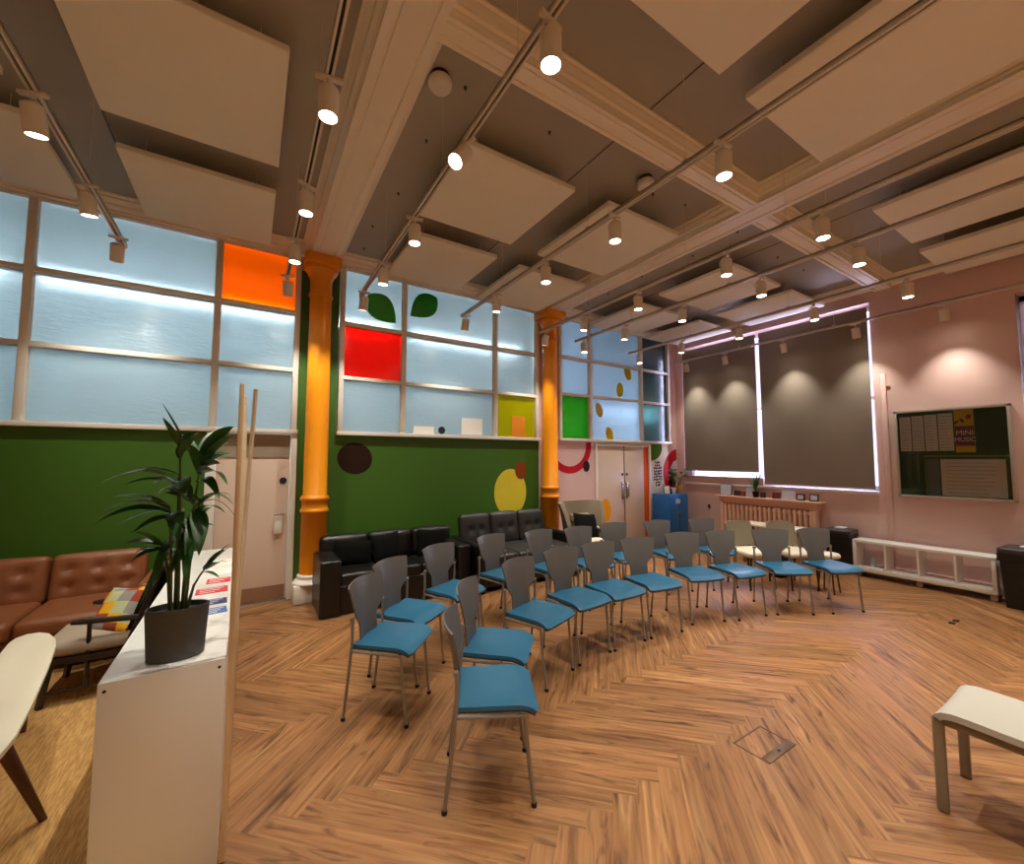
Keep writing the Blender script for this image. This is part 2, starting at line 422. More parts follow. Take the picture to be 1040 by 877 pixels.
rnd = random.Random(5)

# ================================================================== THE SETTING
XL, XR, YB, YF, ZC = -4.2, 7.05, 5.18, -2.6, 3.9     # left wall, right wall, partition, rear wall, ceiling

# ---- floor: herringbone planks laid out one by one in a single surface
def floor_mesh():
    k, Wp = 9, 0.969 / 9
    c45 = cos(pi / 4)
    me = bpy.data.meshes.new('floor'); vs = []; fs = []; uvs = []; tones = []
    r = random.Random(11)
    g = 0.0009
    def emit(px, py, horiz):
        x0, x1, y0, y1 = (px, px + k, py, py + 1) if horiz else (px, px + 1, py, py + k)
        pts = []
        for (a, b) in ((x0, y0), (x1, y0), (x1, y1), (x0, y1)):
            X = (a + b) * c45 * Wp; Y = (b - a) * c45 * Wp
            pts.append((X + 0.22, Y + 2.045))
        cx = sum(p[0] for p in pts) / 4; cy = sum(p[1] for p in pts) / 4
        if not (XL - .6 < cx < XR + .6 and YF - .6 < cy < YB + .6): return
        q = [(min(max(p[0], XL), XR), min(max(p[1], YF), YB)) for p in pts]
        o = len(vs); vs.extend([(a, b, 0) for a, b in q]); fs.append([o, o + 1, o + 2, o + 3][::1])
        t = (r.random(), r.random(), r.random(), 1); su, sv = r.random() * 9, r.random() * 9
        for (a, b) in ((x0, y0), (x1, y0), (x1, y1), (x0, y1)):
            u, v = ((a - x0), (b - y0)) if horiz else ((b - y0), (a - x0))
            uvs.append((u * Wp + su, v * Wp + sv)); tones.append(t)
    for i in range(-170, 170):
        for j in range(-12, 13):
            ox, oy = i + 2 * k * j, i
            emit(ox, oy, True); emit(ox + k, oy + 1 - k, False)
    me.from_pydata(vs, [], fs)
    me.uv_layers.new(name='plank'); me.color_attributes.new('tone', 'FLOAT_COLOR', 'CORNER')
    me.uv_layers['plank'].uv.foreach_set('vector', [c for p in uvs for c in p])
    me.color_attributes['tone'].data.foreach_set('color', [c for p in tones for c in p])
    me.materials.append(M['plank'])
    bm = bmesh.new(); bm.from_mesh(me); bmesh.ops.dissolve_degenerate(bm, edges=bm.edges, dist=1e-4)
    for f in bm.faces:
        f.normal_update()
        if f.normal.z < 0: f.normal_flip()
    bm.to_mesh(me); bm.free()
    o = bpy.data.objects.new('floor', me); COL.objects.link(o); return o
struct(floor_mesh())
b = MB().box(XL - .2, XR + .5, YF - .2, 8.4, -.12, -.003)
struct(b.build('floor_slab', mat('screed under the planks', srgb(120, 110, 100), 0.8)))

# ---- ceiling with seams and fixings
b = MB().box(XL - .1, XR + .4, YF - .1, YB + .1, ZC, ZC + .12)
for x in (-2.4, 2.25, 4.9): b.box(x - .006, x + .006, YF, YB, ZC - .002, ZC + .01, mi=1)
for x in (-.2, 1.05, 1.75, 2.95, 3.35, 4.3, 5.2, 5.9): 
    for y in (2.35, 2.9, 3.6, 4.3, 4.75):
        b.lathe([(.008, ZC - .02), (.011, ZC + .01)], x + rnd.uniform(-.06, .06), y + rnd.uniform(-.05, .05), seg=8, mi=1)
struct(b.build('ceiling', [M['ceiling'], mat('brown ceiling seam and fixing', srgb(92, 82, 74), 0.8)]))  # one brown for the seam strips and the fixings

struct(MB().tube([(-.90, YF, 3.79), (-.90, 5.0, 3.79)], .008, 8).build('trim_conduit', mat('grey conduit', srgb(84, 74, 64), .5)))
def beam_profile(a0, a1, z0, fl, z1=ZC):
    """cross-section of a plaster beam: flat raised panels below, stepped cornice on both sides"""
    w = a1 - a0
    return [(a0 - fl, z1 + .02), (a0 - fl, z1 - .012), (a0 - fl * .75, z1 - .022), (a0 - fl * .75, z1 - .04), (a0 - fl * .45, z1 - .06), (a0 - fl * .4, z1 - .085), (a0 - fl * .1, z1 - .10), (a0 - fl * .1, z1 - .118), (a0, z1 - .125),
            (a0, z0), (a0 + w * .16, z0), (a0 + w * .18, z0 + .012), (a0 + w * .23, z0 + .012), (a0 + w * .25, z0 + .003), (a0 + w * .75, z0 + .003), (a0 + w * .77, z0 + .012), (a0 + w * .82, z0 + .012), (a0 + w * .84, z0), (a1, z0),
            (a1, z1 - .125), (a1 + fl * .1, z1 - .118), (a1 + fl * .1, z1 - .10), (a1 + fl * .4, z1 - .085), (a1 + fl * .45, z1 - .06), (a1 + fl * .75, z1 - .04), (a1 + fl * .75, z1 - .022), (a1 + fl, z1 - .012), (a1 + fl, z1 + .02)]
zb = 3.75
# beams running to the partition
for (x0, x1, fl) in ((.50, .78, .08), (3.72, 4.0, .06), (-2.75, -2.47, .08)):
    struct(MB().prism(beam_profile(x0, x1, zb, fl), YF, YB, 'xz').build('trim_beam', M['beam']))
struct(MB().prism(beam_profile(1.84, 1.995, zb, .05), .78, 3.72, 'yz').build('trim_crossbeam', M['beam']))
struct(MB().prism(beam_profile(1.86, 2.04, zb, .05), 4.0, XR, 'yz').build('trim_crossbeam', M['beam']))
struct(MB().prism(beam_profile(-1.3, -1.12, zb, .05), .78, XR, 'yz').build('trim_crossbeam', M['beam']))
# wall cornices: stepped profile
def cornice(d, h=.13):
    return [(0, ZC + .02), (-d, ZC + .02), (-d, ZC - .012), (-d * .85, ZC - .02), (-d * .85, ZC - .035), (-d * .6, ZC - .055), (-d * .55, ZC - .075), (-d * .3, ZC - .09), (-d * .3, ZC - .105), (-d * .12, ZC - h + .01), (0, ZC - h)]
struct(MB().prism([(YB + a, z) for a, z in cornice(.2)], XL, XR, 'yz').build('trim_cornice', M['beam']))
struct(MB().prism([(XR + a, z) for a, z in cornice(.1)], YF, YB, 'xz').build('trim_cornice', M['beam']))

# ---- partition wall (back) with painted areas; openings for the glazing and the doors
y0, y1 = YB, YB + .12
b = MB()
G, P_, CR, W_, PL = 0, 1, 2, 3, 4
def wb_(x0, x1, z0, z1, mi): b.box(x0, x1, y0, y1, z0, z1, mi=mi)
wb_(XL, -.36, 0, 1.79, G); wb_(.43, .84, 0, 3.80, G); wb_(.84, 3.74, 0, 1.79, G)
wb_(3.74, 4.12, 0, 3.80, P_); wb_(4.12, 4.90, 0, 1.80, P_); wb_(6.28, 6.87, 0, 1.80, CR); wb_(6.87, XR + .0, 0, 3.80, P_)
wb_(XL, XR, 3.80, ZC, W_); wb_(4.90, 6.28, 1.76, 1.80, W_)
struct(b.build('wall_back', [M['green'], M['pink'], M['cream'], M['beam'], M['pale']]))
# right wall with two window openings
b = MB(); xa, xb_ = XR, XR + .35
def wr(y0_, y1_, z0, z1, mi=0): b.box(xa, xb_, y0_, y1_, z0, z1, mi=mi)
wr(YF, -1.95, 0, ZC); wr(-1.95, .84, 0, .95); wr(-1.95, .84, 3.32, ZC); wr(.84, 2.10, 0, ZC)
wr(2.10, 3.57, 0, 1.06); wr(3.57, 5.0, 0, 1.18); wr(2.10, 5.0, 3.625, ZC); wr(5.0, YB + .12, 0, ZC)
struct(b.build('wall_right', M['pink']))
# left wall and rear wall behind the camera
struct(MB().box(XL - .12, XL, YF - .12, YB + .12, 0, ZC).build('wall_left', M['cream']))
struct(MB().box(XL, XR + .35, YF - .12, YF, 0, ZC).build('wall_rear', M['cream']))
# slim pipe casing on the right wall, and skirtings
struct(MB().box(XR - .012, XR, 1.97, 2.03, 0, 2.63, bev=.004).build('trim_casing', M['pink']))
struct(MB().box(XR - .022, XR, YF, YB, 0, .12, bev=.005).build('baseboard_right', M['pink']))
b = MB()
for (xx0, xx1) in ((XL, -.38), (.45, 4.88), (6.3, XR - .022)): b.box(xx0, xx1, YB - .022, YB, 0, .15, bev=.005)
struct(b.build('baseboard_back', M['white']))

# ---- corridor behind the partition
struct(MB().box(XL, XR + .35, 7.6, 7.72, 0, 4.2).build('wall_corridor', M['corr']))
struct(MB().box(XL, XR + .35, YB + .12, 7.6, ZC + .01, ZC + .12).build('ceiling_corridor', M['corr']))
struct(MB().box(XL - .12, XL, YB + .12, 7.72, 0, 4.0).build('wall_corridor', M['corr']))
struct(MB().box(XR + .35, XR + .47, YB + .12, 7.72, 0, 4.0).build('wall_corridor', M['corr']))
def corridor_light(x, y, z, ln, label, along='x'):
    o = empty('strip_light', (x, y, z)); tag(o, label, 'light', 'strip lights beyond the frosted glass')
    MB().box(-ln / 2, ln / 2, -.07, .07, .045, .09, bev=.008).build('housing', M['track'], o)
    MB().tube([(-ln / 2 + .03, 0, 0), (ln / 2 - .03, 0, 0)], .055, 14).build('tube', M['tube'], o)
    for sg in (-1, 1): MB().tube([(sg * ln / 3, 0, .09), (sg * ln / 3, 0, ZC - z + .01)], .005, 6).build('hanger', M['steel'], o)
    if along == 'y': o.rotation_euler = (0, 0, pi / 2)
    return o
corridor_light(-3.1, 6.0, 3.36, 2.0, 'long white strip light glowing beyond the far left frosted panes')
corridor_light(-.72, 6.0, 3.36, 2.4, 'long white strip light glowing beyond the panes below the orange one')
corridor_light(2.95, 6.0, 3.36, 1.9, 'long white strip light glowing beyond the panes right of the red one')
corridor_light(1.15, 6.0, 3.36, 1.1, 'short strip light glowing beyond the red pane')
corridor_light(6.75, 6.0, 2.45, 1.7, 'added strip light standing in for the glow low beyond the yellow-dotted panes')  # added lamp for the brightness behind window_3, taken for daylight

# ---- glazed screens in the partition
def screen(name, x0, x1, z0, z1, xm, zm, cells, bw=.055, topz=3.80):
    """xm, zm: mullion and bar positions; cells: {(i,j): material} counted from lower left"""
    o = empty(name, ((x0 + x1) / 2, YB, z0)); struct(o); ox, oz = (x0 + x1) / 2, z0
    f = MB(); f.T = Matrix.Translation((-ox, -YB, -oz))
    ya, yb = YB - .035, YB + .09
    f.box(x0, x1, ya, yb, z1, z1 + bw, bev=.004); f.box(x0 - .01, x1 + .01, ya - .02, yb, z0 - .01, z0 + .035, bev=.004)
    f.box(x0, x0 + bw, ya, yb, z0, z1 + bw, bev=.004); f.box(x1 - bw, x1, ya, yb, z0, z1 + bw, bev=.004)
    for x in xm: f.box(x - .03, x + .03, ya, yb, z0 + .03, z1, bev=.004)
    for z in zm: f.box(x0 + bw, x1 - bw, ya + .004, yb, z - .022, z + .022, bev=.003)
    f.build('frame', M['white'], o)
    xs = [x0 + bw / 2] + list(xm) + [x1 - bw / 2]; zs = [z0 + .02] + list(zm) + [z1 + .01]
    for i in range(len(xs) - 1):
        for j in range(len(zs) - 1):
            m = cells.get((i, j), cells['*'])
            p = MB(); p.T = Matrix.Translation((-ox, -YB, -oz)); p.box(xs[i], xs[i + 1], YB + .02, YB + .028, zs[j], zs[j + 1]).build('pane', m, o)
    return o
w1 = screen('window_1', -4.0, .43, 1.79, 3.77, (-3.0, -1.66, -.33), (2.487, 3.143), {'*': M['glass'], (3, 2): M['g_orange']})
w2 = screen('window_2', .85, 3.73, 1.79, 3.77, (1.62, 2.965), (2.46, 3.11), {'*': M['glass'], (0, 1): M['g_red'], (2, 0): M['g_yellow']})
w3 = screen('window_3', 4.13, 6.86, 1.80, 3.77, (4.80, 6.06), (2.548, 3.15), {'*': M['blue_glass'], (0, 0): M['g_green'], (2, 0): M['teal_glass'], (2, 1): M['teal_glass'], (2, 2): M['teal_glass']})
def leaf_poly(bx, bz, tx, tz, w, n=14):
    """pointed leaf from base to tip"""
    d = Vector((tx - bx, tz - bz)); L = d.length; d.normalize(); q = Vector((-d.y, d.x)); up = []; dn = []
    for i in range(n + 1):
        t = i / n; s_ = w * (sin(pi * t ** .8)) ** .9 if 0 < t < 1 else 0
        c = Vector((bx, bz)) + d * L * t
        up.append(tuple(c + q * s_)); dn.append(tuple(c - q * s_))
    return up + dn[-2:0:-1]
def film(par, poly, m, name='window_film'):
    l = par.location; pz = [(a - l.x, z - l.z) for a, z in poly]
    return MB().prism(pz, .017, .0195, 'xz').build(name, m, par, smooth=False)
film(w2, leaf_poly(1.17, 3.53, 1.52, 3.23, .17), M['g_leaf'])
film(w2, leaf_poly(2.07, 3.68, 1.71, 3.36, .155), M['g_leaf'])
for (x, z) in ((5.75, 3.05), (5.54, 2.73), (5.03, 2.34), (5.27, 1.93)):
    film(w3, tilt_ell(x, z, .085, .13, .35 if x != 5.54 else -.1), M['g_dot'])
# notices and round sticker on the panes and sill of window_2
def on_w2(name, poly, m, y=.012): 
    l = w2.location; return MB().prism([(a - l.x, z - l.z) for a, z in poly], y, y + .004, 'xz').build(name, m, w2, smooth=False)
rect = lambda x0, x1, z0, z1: [(x0, z0), (x1, z0), (x1, z1), (x0, z1)]
on_w2('notice', rect(1.77, 2.05, 1.83, 1.93), M['paper']); on_w2('notice', rect(2.45, 2.77, 1.84, 2.07), M['paper'])
on_w2('sticker', circ(2.16, 1.885, .05, .05, 20), M['slot']); on_w2('notice', rect(3.26, 3.50, 1.83, 2.14), mat('orange notice', srgb(214, 130, 20), 0.6))

# ---- wall paintings (thin coats of paint on the wall)
def mural(name, poly, m, y=YB, t=.0016):
    o = MB().prism(poly, y - t, y + .001, 'xz').build(name, m, None, smooth=False); struct(o); o.name = name; return o
wall_b = bpy.data.objects['wall_back']
def mural(name, poly, m, par=None, t=.0016):
    return MB().prism(poly, YB - t, YB + .001, 'xz').build(name, m, par or wall_b, smooth=False)
mural('painted_oval', tilt_ell(1.06, 1.51, .20, .185, -.3), M['m_brown'])
mural('painted_oval', tilt_ell(3.235, 1.02, .275, .34, 0), M['m_yellow'])
mural('painted_oval', tilt_ell(3.41, 1.335, .10, .13, .1), M['m_rust'], t=.003)
def ring_poly(cx, cz, ro, ri, a0, a1, n=36): return circ(cx, cz, ro, ro, n, a0, a1) + circ(cx, cz, ri, ri, n, a0, a1)[::-1]
rp = [(a, min(z, 1.79)) for a, z in ring_poly(4.36, 1.73, .46, .345, pi * 1.03, 2 * pi + .12)]
mural('painted_arc', [(max(a, 3.90), z) for a, z in rp], M['m_red'])
mural('painted_oval', circ(4.707, 1.385, .072, .092), M['m_brown'], t=.003)
mural('painted_leaf', [(6.285, 1.785)] + [(6.285 + .34 * cos(a), 1.72 + .25 * sin(a)) for a in [(.27 - 1.84 * i / 14) for i in range(15)]], mat('leaf green mural paint', srgb(70, 108, 12), 0.8, spec=0.05))
rp = ring_poly(7.11, 1.23, .47, .27, pi * .52, pi * 1.42)
mural('painted_arc', [(min(a, 7.045), max(z, .3)) for a, z in rp], M['m_red'])
mural('painted_shape', [(6.79 + .0, 1.0)] + [(min(7.04, 7.11 + .268 * cos(a)), 1.23 + .268 * sin(a)) for a in [pi * (.55 + .85 * i / 16) for i in range(17)]], mat('pale blue mural paint', srgb(176, 200, 222), 0.5))
b = MB()
for i in range(5):
    for j in range(9):
        x = 6.39 + i * .047 + rnd.uniform(-.008, .008); z = 1.02 + j * .052 + rnd.uniform(-.008, .008)
        if abs(i - 2) + abs(j - 4) * .55 > 3.6: continue
        b.prism(tilt_ell(x, z, .030, .016, rnd.choice((-.8, .8, .2)), 8), YB - .0016, YB + .001, 'xz')
b.build('painted_pattern', M['m_brown'], wall_b)

# ---- door 1 (white, left of the first column)
d1 = empty('door_1', (.02, YB, 0)); struct(d1)
f = MB(); f.T = Matrix.Translation((-.02, -YB, 0))
f.box(-.37, -.29, YB - .03, YB + .1, 0, 1.79, bev=.004); f.box(.385, .44, YB - .03, YB + .1, 0, 1.79, bev=.004); f.box(-.29, .385, YB - .03, YB + .1, 1.775, 1.79)
f.build('door_frame', M['white'], d1)
f = MB(); f.T = Matrix.Translation((-.02, -YB, 0)); lf = f.box(-.285, .38, YB + .02, YB + .06, .005, 1.77, bev=.003).build('leaf', M['pale'], d1)
f = MB(); f.T = Matrix.Translation((-.02, -YB, 0)); f.box(-.28, .375, YB + .012, YB + .0205, 1.52, 1.765).build('grey_panel', mat('warm grey panel', srgb(160, 146, 130), 0.5), lf)['label'] = 'grey upper panel'
f = MB(); f.T = Matrix.Translation((-.02, -YB, 0)); f.box(-.27, .365, YB + .014, YB + .0205, .02, .16).build('kick_plate', M['brownplate'], lf)['label'] = 'brown kick plate'
f = MB(); f.T = Matrix.Translation((-.02, -YB, 0)); f.prism(circ(.32, 1.267, .035, .035, 24), YB + .014, YB + .0205, 'xz').build('round_sign', mat('dark blue sign', srgb(28, 32, 60), .4), lf)
f = MB(); f.T = Matrix.Translation((-.02, -YB, 0)); f.tube([(.34, YB + .02, .91), (.34, YB - .03, .91), (.24, YB - .03, .905)], .009, 8).lathe([(.001, .9)], .34, YB, 3).build('door_handle', M['chrome'], lf)
f = MB(); f.T = Matrix.Translation((-.02, -YB, 0)); f.box(.245, .325, YB - .02, YB + .012, .70, .88, bev=.008).build('door_tag', M['white'], lf)
# ---- door 2 (pale double doors)
d2 = empty('door_2', (5.6, YB, 0)); struct(d2)
f = MB(); f.T = Matrix.Translation((-5.6, -YB, 0))
f.box(4.895, 4.945, YB - .02, YB + .1, 0, 1.775, bev=.004); f.box(6.235, 6.285, YB - .02, YB + .1, 0, 1.775, bev=.004); f.box(4.945, 6.235, YB - .02, YB + .1, 1.735, 1.775)
f.build('door_frame', M['white'], d2)
for (xa_, xc_, hx) in ((4.95, 5.588, 5.545), (5.605, 6.23, 5.655)):
    f = MB(); f.T = Matrix.Translation((-5.6, -YB, 0)); lf = f.box(xa_, xc_, YB + .0, YB + .05, .006, 1.73, bev=.003).build('leaf', M['pale'], d2)
    f = MB(); f.T = Matrix.Translation((-5.6, -YB, 0)); f.box(hx - .028, hx + .028, YB - .006, YB + .001, .81, 1.1, bev=.002).build('push_plate', M['chrome'], lf)
    f = MB(); f.T = Matrix.Translation((-5.6, -YB, 0)); f.tube([(hx, YB, .84), (hx, YB - .05, .86), (hx, YB - .05, 1.05), (hx, YB, 1.07)], .010, 8).build('door_handle', M['chrome'], lf)
    f = MB(); f.T = Matrix.Translation((-5.6, -YB, 0)); f.prism(circ(hx, 1.235, .024, .024, 16), YB - .008, YB + .001, 'xz').build('lock', M['slot'], lf)
    f = MB(); f.T = Matrix.Translation((-5.6, -YB, 0))
    if hx < 5.6: f.prism(tilt_ell(5.13, .63, .125, .20, 0), YB - .0016, YB + .001, 'xz').build('painted_oval', M['m_dot'], lf)
    else: f.prism(rect(6.10, 6.228, .006, 1.73), YB - .0016, YB + .001, 'xz').build('painted_stripe', M['m_orange'], lf)
f = MB(); f.T = Matrix.Translation((-5.6, -YB, 0)); f.box(5.589, 5.604, YB - .004, YB + .045, .006, 1.73).build('door_gap', mat('dark brown strip', srgb(96, 66, 50), .8), d2)  # dark brown strip filling the gap between the leaves

# ---- columns
def column(x, label):
    o = empty('column', (x, 5.03, 0)); struct(o)
    MB().box(-.19, .19, -.13, .149, 0, .185, bev=.01).lathe([(.185, .185), (.19, .2), (.175, .225), (.15, .235), (.152, .27), (.135, .285)], seg=40).build('base', M['white'], o)
    MB().lathe([(.135, .285), (.130, .92), (.145, .93), (.148, .95), (.138, .965), (.132, .975), (.134, 1.05), (.146, 1.06), (.148, 1.085), (.136, 1.10), (.122, 1.115), (.118, 2.2), (.112, 3.30)], seg=12, rot=pi / 12).build('shaft', M['orange'], o, ang=60)
    MB().lathe([(.112, 3.30), (.126, 3.31), (.126, 3.34), (.114, 3.35), (.116, 3.50), (.15, 3.58), (.17, 3.60), (.172, 3.64)], seg=12, rot=pi / 12).box(-.185, .185, -.18, .149, 3.64, 3.752, bev=.012).build('capital', M['orange'], o)
    return o
column(.62, ''); column(3.845, '')

# ---- right wall windows, daylight behind, roller blinds
def win(name, ya, yb, z0, z1, mull):
    o = empty(name, (XR + .22, (ya + yb) / 2, z0)); struct(o); T = Matrix.Translation((-(XR + .22), -(ya + yb) / 2, -z0))
    f = MB(); f.T = T; x0, x1 = XR + .2, XR + .27
    f.box(x0, x1, ya, yb, z0, z0 + .08, bev=.004); f.box(x0, x1, ya, yb, z1 - .07, z1, bev=.004)
    f.box(x0, x1, ya, ya + .07, z0, z1, bev=.004); f.box(x0, x1, yb - .07, yb, z0, z1, bev=.004)
    f.box(x0 - .02, x1, mull - .05, mull + .05, z0, z1, bev=.004)
    f.box(x0, x1, ya, yb, (z0 + z1) / 2 - .03, (z0 + z1) / 2 + .03, bev=.004)
    f.build('window_frame', M['winwhite'], o)
    f = MB(); f.T = T; f.box(XR - .02, XR + .25, ya - .0, yb, z0 - .03, z0 + .012, bev=.004).build('window_sill', M['winwhite'], o)
    for a, c in ((ya + .06, mull - .04), (mull + .04, yb - .06)):
        f = MB(); f.T = T; f.box(XR + .235, XR + .241, a, c, z0 + .07, z1 - .06).build('pane', M['clear'], o)
    return o
win('window_4', 2.10, 5.0, 1.06, 3.625, 3.57)
struct(MB().box(XR - .02, XR + .25, 3.575, 5.0, 1.18, 1.20, bev=.004).build('trim_sill', M['winwhite']))
win('window_5', -1.95, .84, .95, 3.32, -.5)
def blind(ya, yb, z0, z1, label, bow=0.0):
    o = empty('roller_blind', (XR - .03, (ya + yb) / 2, z1)); tag(o, label, 'blind', None)
    h = yb - ya
    def f(u, v):
        y = (u - .5) * h; z = -(z1 - z0) * v
        k = bow * (1 - abs(2 * u - 1) ** 2) * v
        return (-.01 + k * .2 + .012 * sin(v * 3) * cos(u * 5), y * (1 - .015 * v), z)
    MB().sheet(f, 24, 20, .002).build('fabric', M['blind'], o)
    MB().tube([(.02, -h / 2 + .01, -.022), (.02, h / 2 - .01, -.022)], .022, 12).build('roller', M['blind'], o)
    MB().box(-.018, .002, -h / 2 * .985, h / 2 * .985, -(z1 - z0) - .022, -(z1 - z0) + .004, bev=.004).build('bottom_bar', M['blind'], o)
    return o
blind(3.60, 4.965, 1.31, 3.56, 'left grey roller blind, narrower in view and ending higher')
blind(2.118, 3.542, 1.125, 3.56, 'right grey roller blind hanging lower beside the pink wall')
bl5 = blind(-1.92, .79, 1.0, 3.29, 'grey roller blind of the window beyond the noticeboard, at the far right')
bl5.location.x = XR + .16

# ---- rug / light jute floor covering of the lounge corner
tag(MB().box(-4.1, -.12, -1.2, 5.12, .0, .008, bev=.003).build('jute_rug', M['rug']), 'golden jute rug covering the lounge corner left of the white unit', 'rug')

# ================================================================== CEILING THINGS
def acoustic(x0, x1, ya, yb, label):
    cx, cy = (x0 + x1) / 2, (ya + yb) / 2; o = empty('acoustic_panel', (cx, cy, 3.69)); tag(o, label, 'ceiling panel', 'acoustic ceiling rafts')
    MB().rbox(x0 - cx, x1 - cx, ya - cy, yb - cy, 0, .045, .008, n=2).build('panel_board', M['panel'], o)
    for sx in (-1, 1):
        for sy in (-1, 1):
            h = MB(); h.tube([(sx * (x1 - x0) * .36, sy * (yb - ya) * .36, .045), (sx * (x1 - x0) * .36, sy * (yb - ya) * .36, ZC - 3.69)], .003, 6)
            h.build('hanger', M['track'], o)
    return o
PW = 'white square acoustic ceiling panel, '
acoustic(-.87, .11, 2.43, 3.48, 'large cream ceiling panel at the top left, directly left of the long beam')
acoustic(-.875, .11, 3.85, 4.83, 'cream ceiling panel against the partition, above the orange pane')
acoustic(-2.25, -1.27, 2.43, 3.46, 'cream ceiling panel cut off at the upper left edge of the view')
acoustic(-2.25, -1.27, 3.80, 4.80, 'cream ceiling panel at the left edge, above the leftmost panes')
acoustic(1.22, 2.19, 2.50, 3.51, 'cream ceiling panel below the round smoke detector')
acoustic(1.30, 2.22, 3.83, 4.88, 'cream ceiling panel against the partition, above the two green leaves')
acoustic(2.55, 3.51, 2.48, 3.54, 'cream ceiling panel left of the second beam, nearer the room')
acoustic(2.54, 3.55, 3.88, 4.94, 'cream ceiling panel left of the second beam, against the partition')
acoustic(1.15, 2.20, .25, 1.27, 'cream ceiling panel cut off by the top edge, in the middle')
acoustic(2.49, 3.50, .25, 1.28, 'large cream ceiling panel near the top right with a track across it')
acoustic(4.58, 5.64, 2.55, 3.58, 'cream ceiling panel behind the second beam, nearer the room')
acoustic(5.95, 6.92, 2.56, 3.62, 'cream ceiling panel above the right blind')
acoustic(4.65, 5.68, 3.92, 5.0, 'cream ceiling panel against the partition, above the yellow dots')
acoustic(6.02, 6.93, 3.94, 5.0, 'small looking cream ceiling panel in the far corner above the left blind')
acoustic(4.60, 5.64, .2, 1.31, 'cream ceiling panel at the right edge, upper one of two')
acoustic(5.96, 6.93, .2, 1.33, 'cream ceiling panel at the right edge, lower one by the pink wall')

def smoke(x, y, label):
    o = tag(empty('smoke_detector', (x, y, ZC)), label, 'smoke detector', 'smoke detectors')
    MB().lathe([(.055, 0), (.06, -.02), (.05, -.03)], seg=28).build('base', M['slot'], o)
    MB().lathe([(.045, -.028), (.068, -.035), (.074, -.055), (.072, -.075), (.06, -.09), (.02, -.095)], seg=28).build('cover', M['lamp'], o)
    return o
smoke(.93, 2.32, 'round white smoke detector on the ceiling beside the long beam')
smoke(2.78, 2.28, 'small smoke detector on the ceiling beyond the cross beam')

# tracks (x, y from, y to)
ZT = 3.30
TR = [('leftmost track', -.955, 4.62), ('track just left of the long beam', .255, 4.60), ('track right of the long beam', .975, 4.66), ('track crossing the large top right panel', 2.205, 4.68),
      ('track right of the second beam', 3.44, 4.70), ('third track from the pink wall', 4.17, 4.78), ('track one before the pink wall', 5.42, 4.85), ('track nearest the pink wall', 6.69, 4.90)]
for nm, x, ye in TR:
    o = tag(empty('lighting_track', (x, 0, ZT)), 'white ' + nm.replace('track', 'ceiling lighting track', 1), 'track', 'ceiling lighting tracks')
    MB().box(-.018, -.007, -2.0, ye, -.016, .016).box(.007, .018, -2.0, ye, -.016, .016).box(-.018, .018, -2.0, ye, .008, .016).box(-.018, .018, ye, ye + .02, -.018, .018, bev=.002).build('rail', M['track'], o)
    MB().box(-.007, .007, -2.0, ye, .002, .009).build('slot', M['slot'], o)
    for y in (-1.0, .12, 1.5, 2.38, 3.69):
        h = MB(); h.tube([(0, y, .016), (0, y, ZC - ZT)], .0016, 6).box(-.014, .014, y - .02, y + .02, .014, .032, bev=.004)
        h.build('hanger', M['track'], o)

def spot_proto():
    o = empty('track_spotlight', (0, 0, 0))
    MB().box(-.013, .013, -.06, .06, -.016, .002, bev=.003).lathe([(.012, -.016), (.012, -.035)], seg=12).build('adapter', M['track'], o)
    MB().tube([(.0, .0, -.03), (.028, 0, -.038), (.054, 0, -.06), (.054, 0, -.10)], .005, 6).build('bracket', M['track'], o)
    body = MB().lathe([(.030, .0), (.040, -.006), (.045, -.012), (.045, -.140), (.043, -.144), (.040, -.144), (.038, -.132)], seg=24).build('housing', M['lamp'], o)
    body.location = (0, 0, -.055)
    l = MB().lathe([(.0385, -.134), (.030, -.138), (.012, -.140)], seg=20).build('lens', M['lens'], body)
    return o
sp0 = spot_proto(); first = True
ordn = ['nearest the camera', 'second from the camera', 'third from the camera', 'fourth from the camera', 'farthest']
YS = {0: (2.87, 3.67, 4.43), 1: (2.01, 2.91, 3.70, 4.50), 2: (1.255, 2.03, 2.90, 3.74, 4.50), 3: (1.265, 2.09, 2.93, 3.805, 4.57), 4: (1.262, 1.98, 2.95, 3.79, 4.58), 5: (1.29, 2.06, 2.94, 3.80, 4.60), 6: (1.31, 2.11, 2.98, 3.84, 4.64), 7: (1.32, 2.15, 3.03, 3.94, 4.67)}
spot_data = bpy.data.lights.new('spot beam', 'SPOT'); spot_data.energy = SPOT_W; spot_data.color = SPOT_COL
spot_data.spot_size = R_(80); spot_data.spot_blend = 1.0; spot_data.shadow_soft_size = 0.02
spot_soft = spot_data.copy(); spot_soft.spot_size = R_(78); spot_soft.energy = SPOT_W * .62
def put_spot(x, y, tilt, azim, label):
    """tilt away from straight down, towards azimuth"""
    global first
    if first: o = sp0; first = False; o.location = (x, y, ZT - .016)
    else: o = dup(sp0, (x, y, ZT - .016))
    o['label'] = label; o['category'] = 'spotlight'; o['group'] = 'track spotlights'
    o.rotation_euler = (0, 0, azim)
    for c in o.children:
        if c.name.startswith('housing'): c.rotation_euler = (0, -tilt, 0) if tilt else (0, 0, 0)
    L = bpy.data.objects.new('spot_beam', spot_soft if x > 6.5 else spot_data); COL.objects.link(L)
    d = Vector((sin(tilt) * cos(azim), sin(tilt) * sin(azim), -cos(tilt)))
    L.location = Vector((x, y, ZT - .071)) + d * .155
    L.rotation_euler = d.to_track_quat('-Z', 'Y').to_euler()
    return o
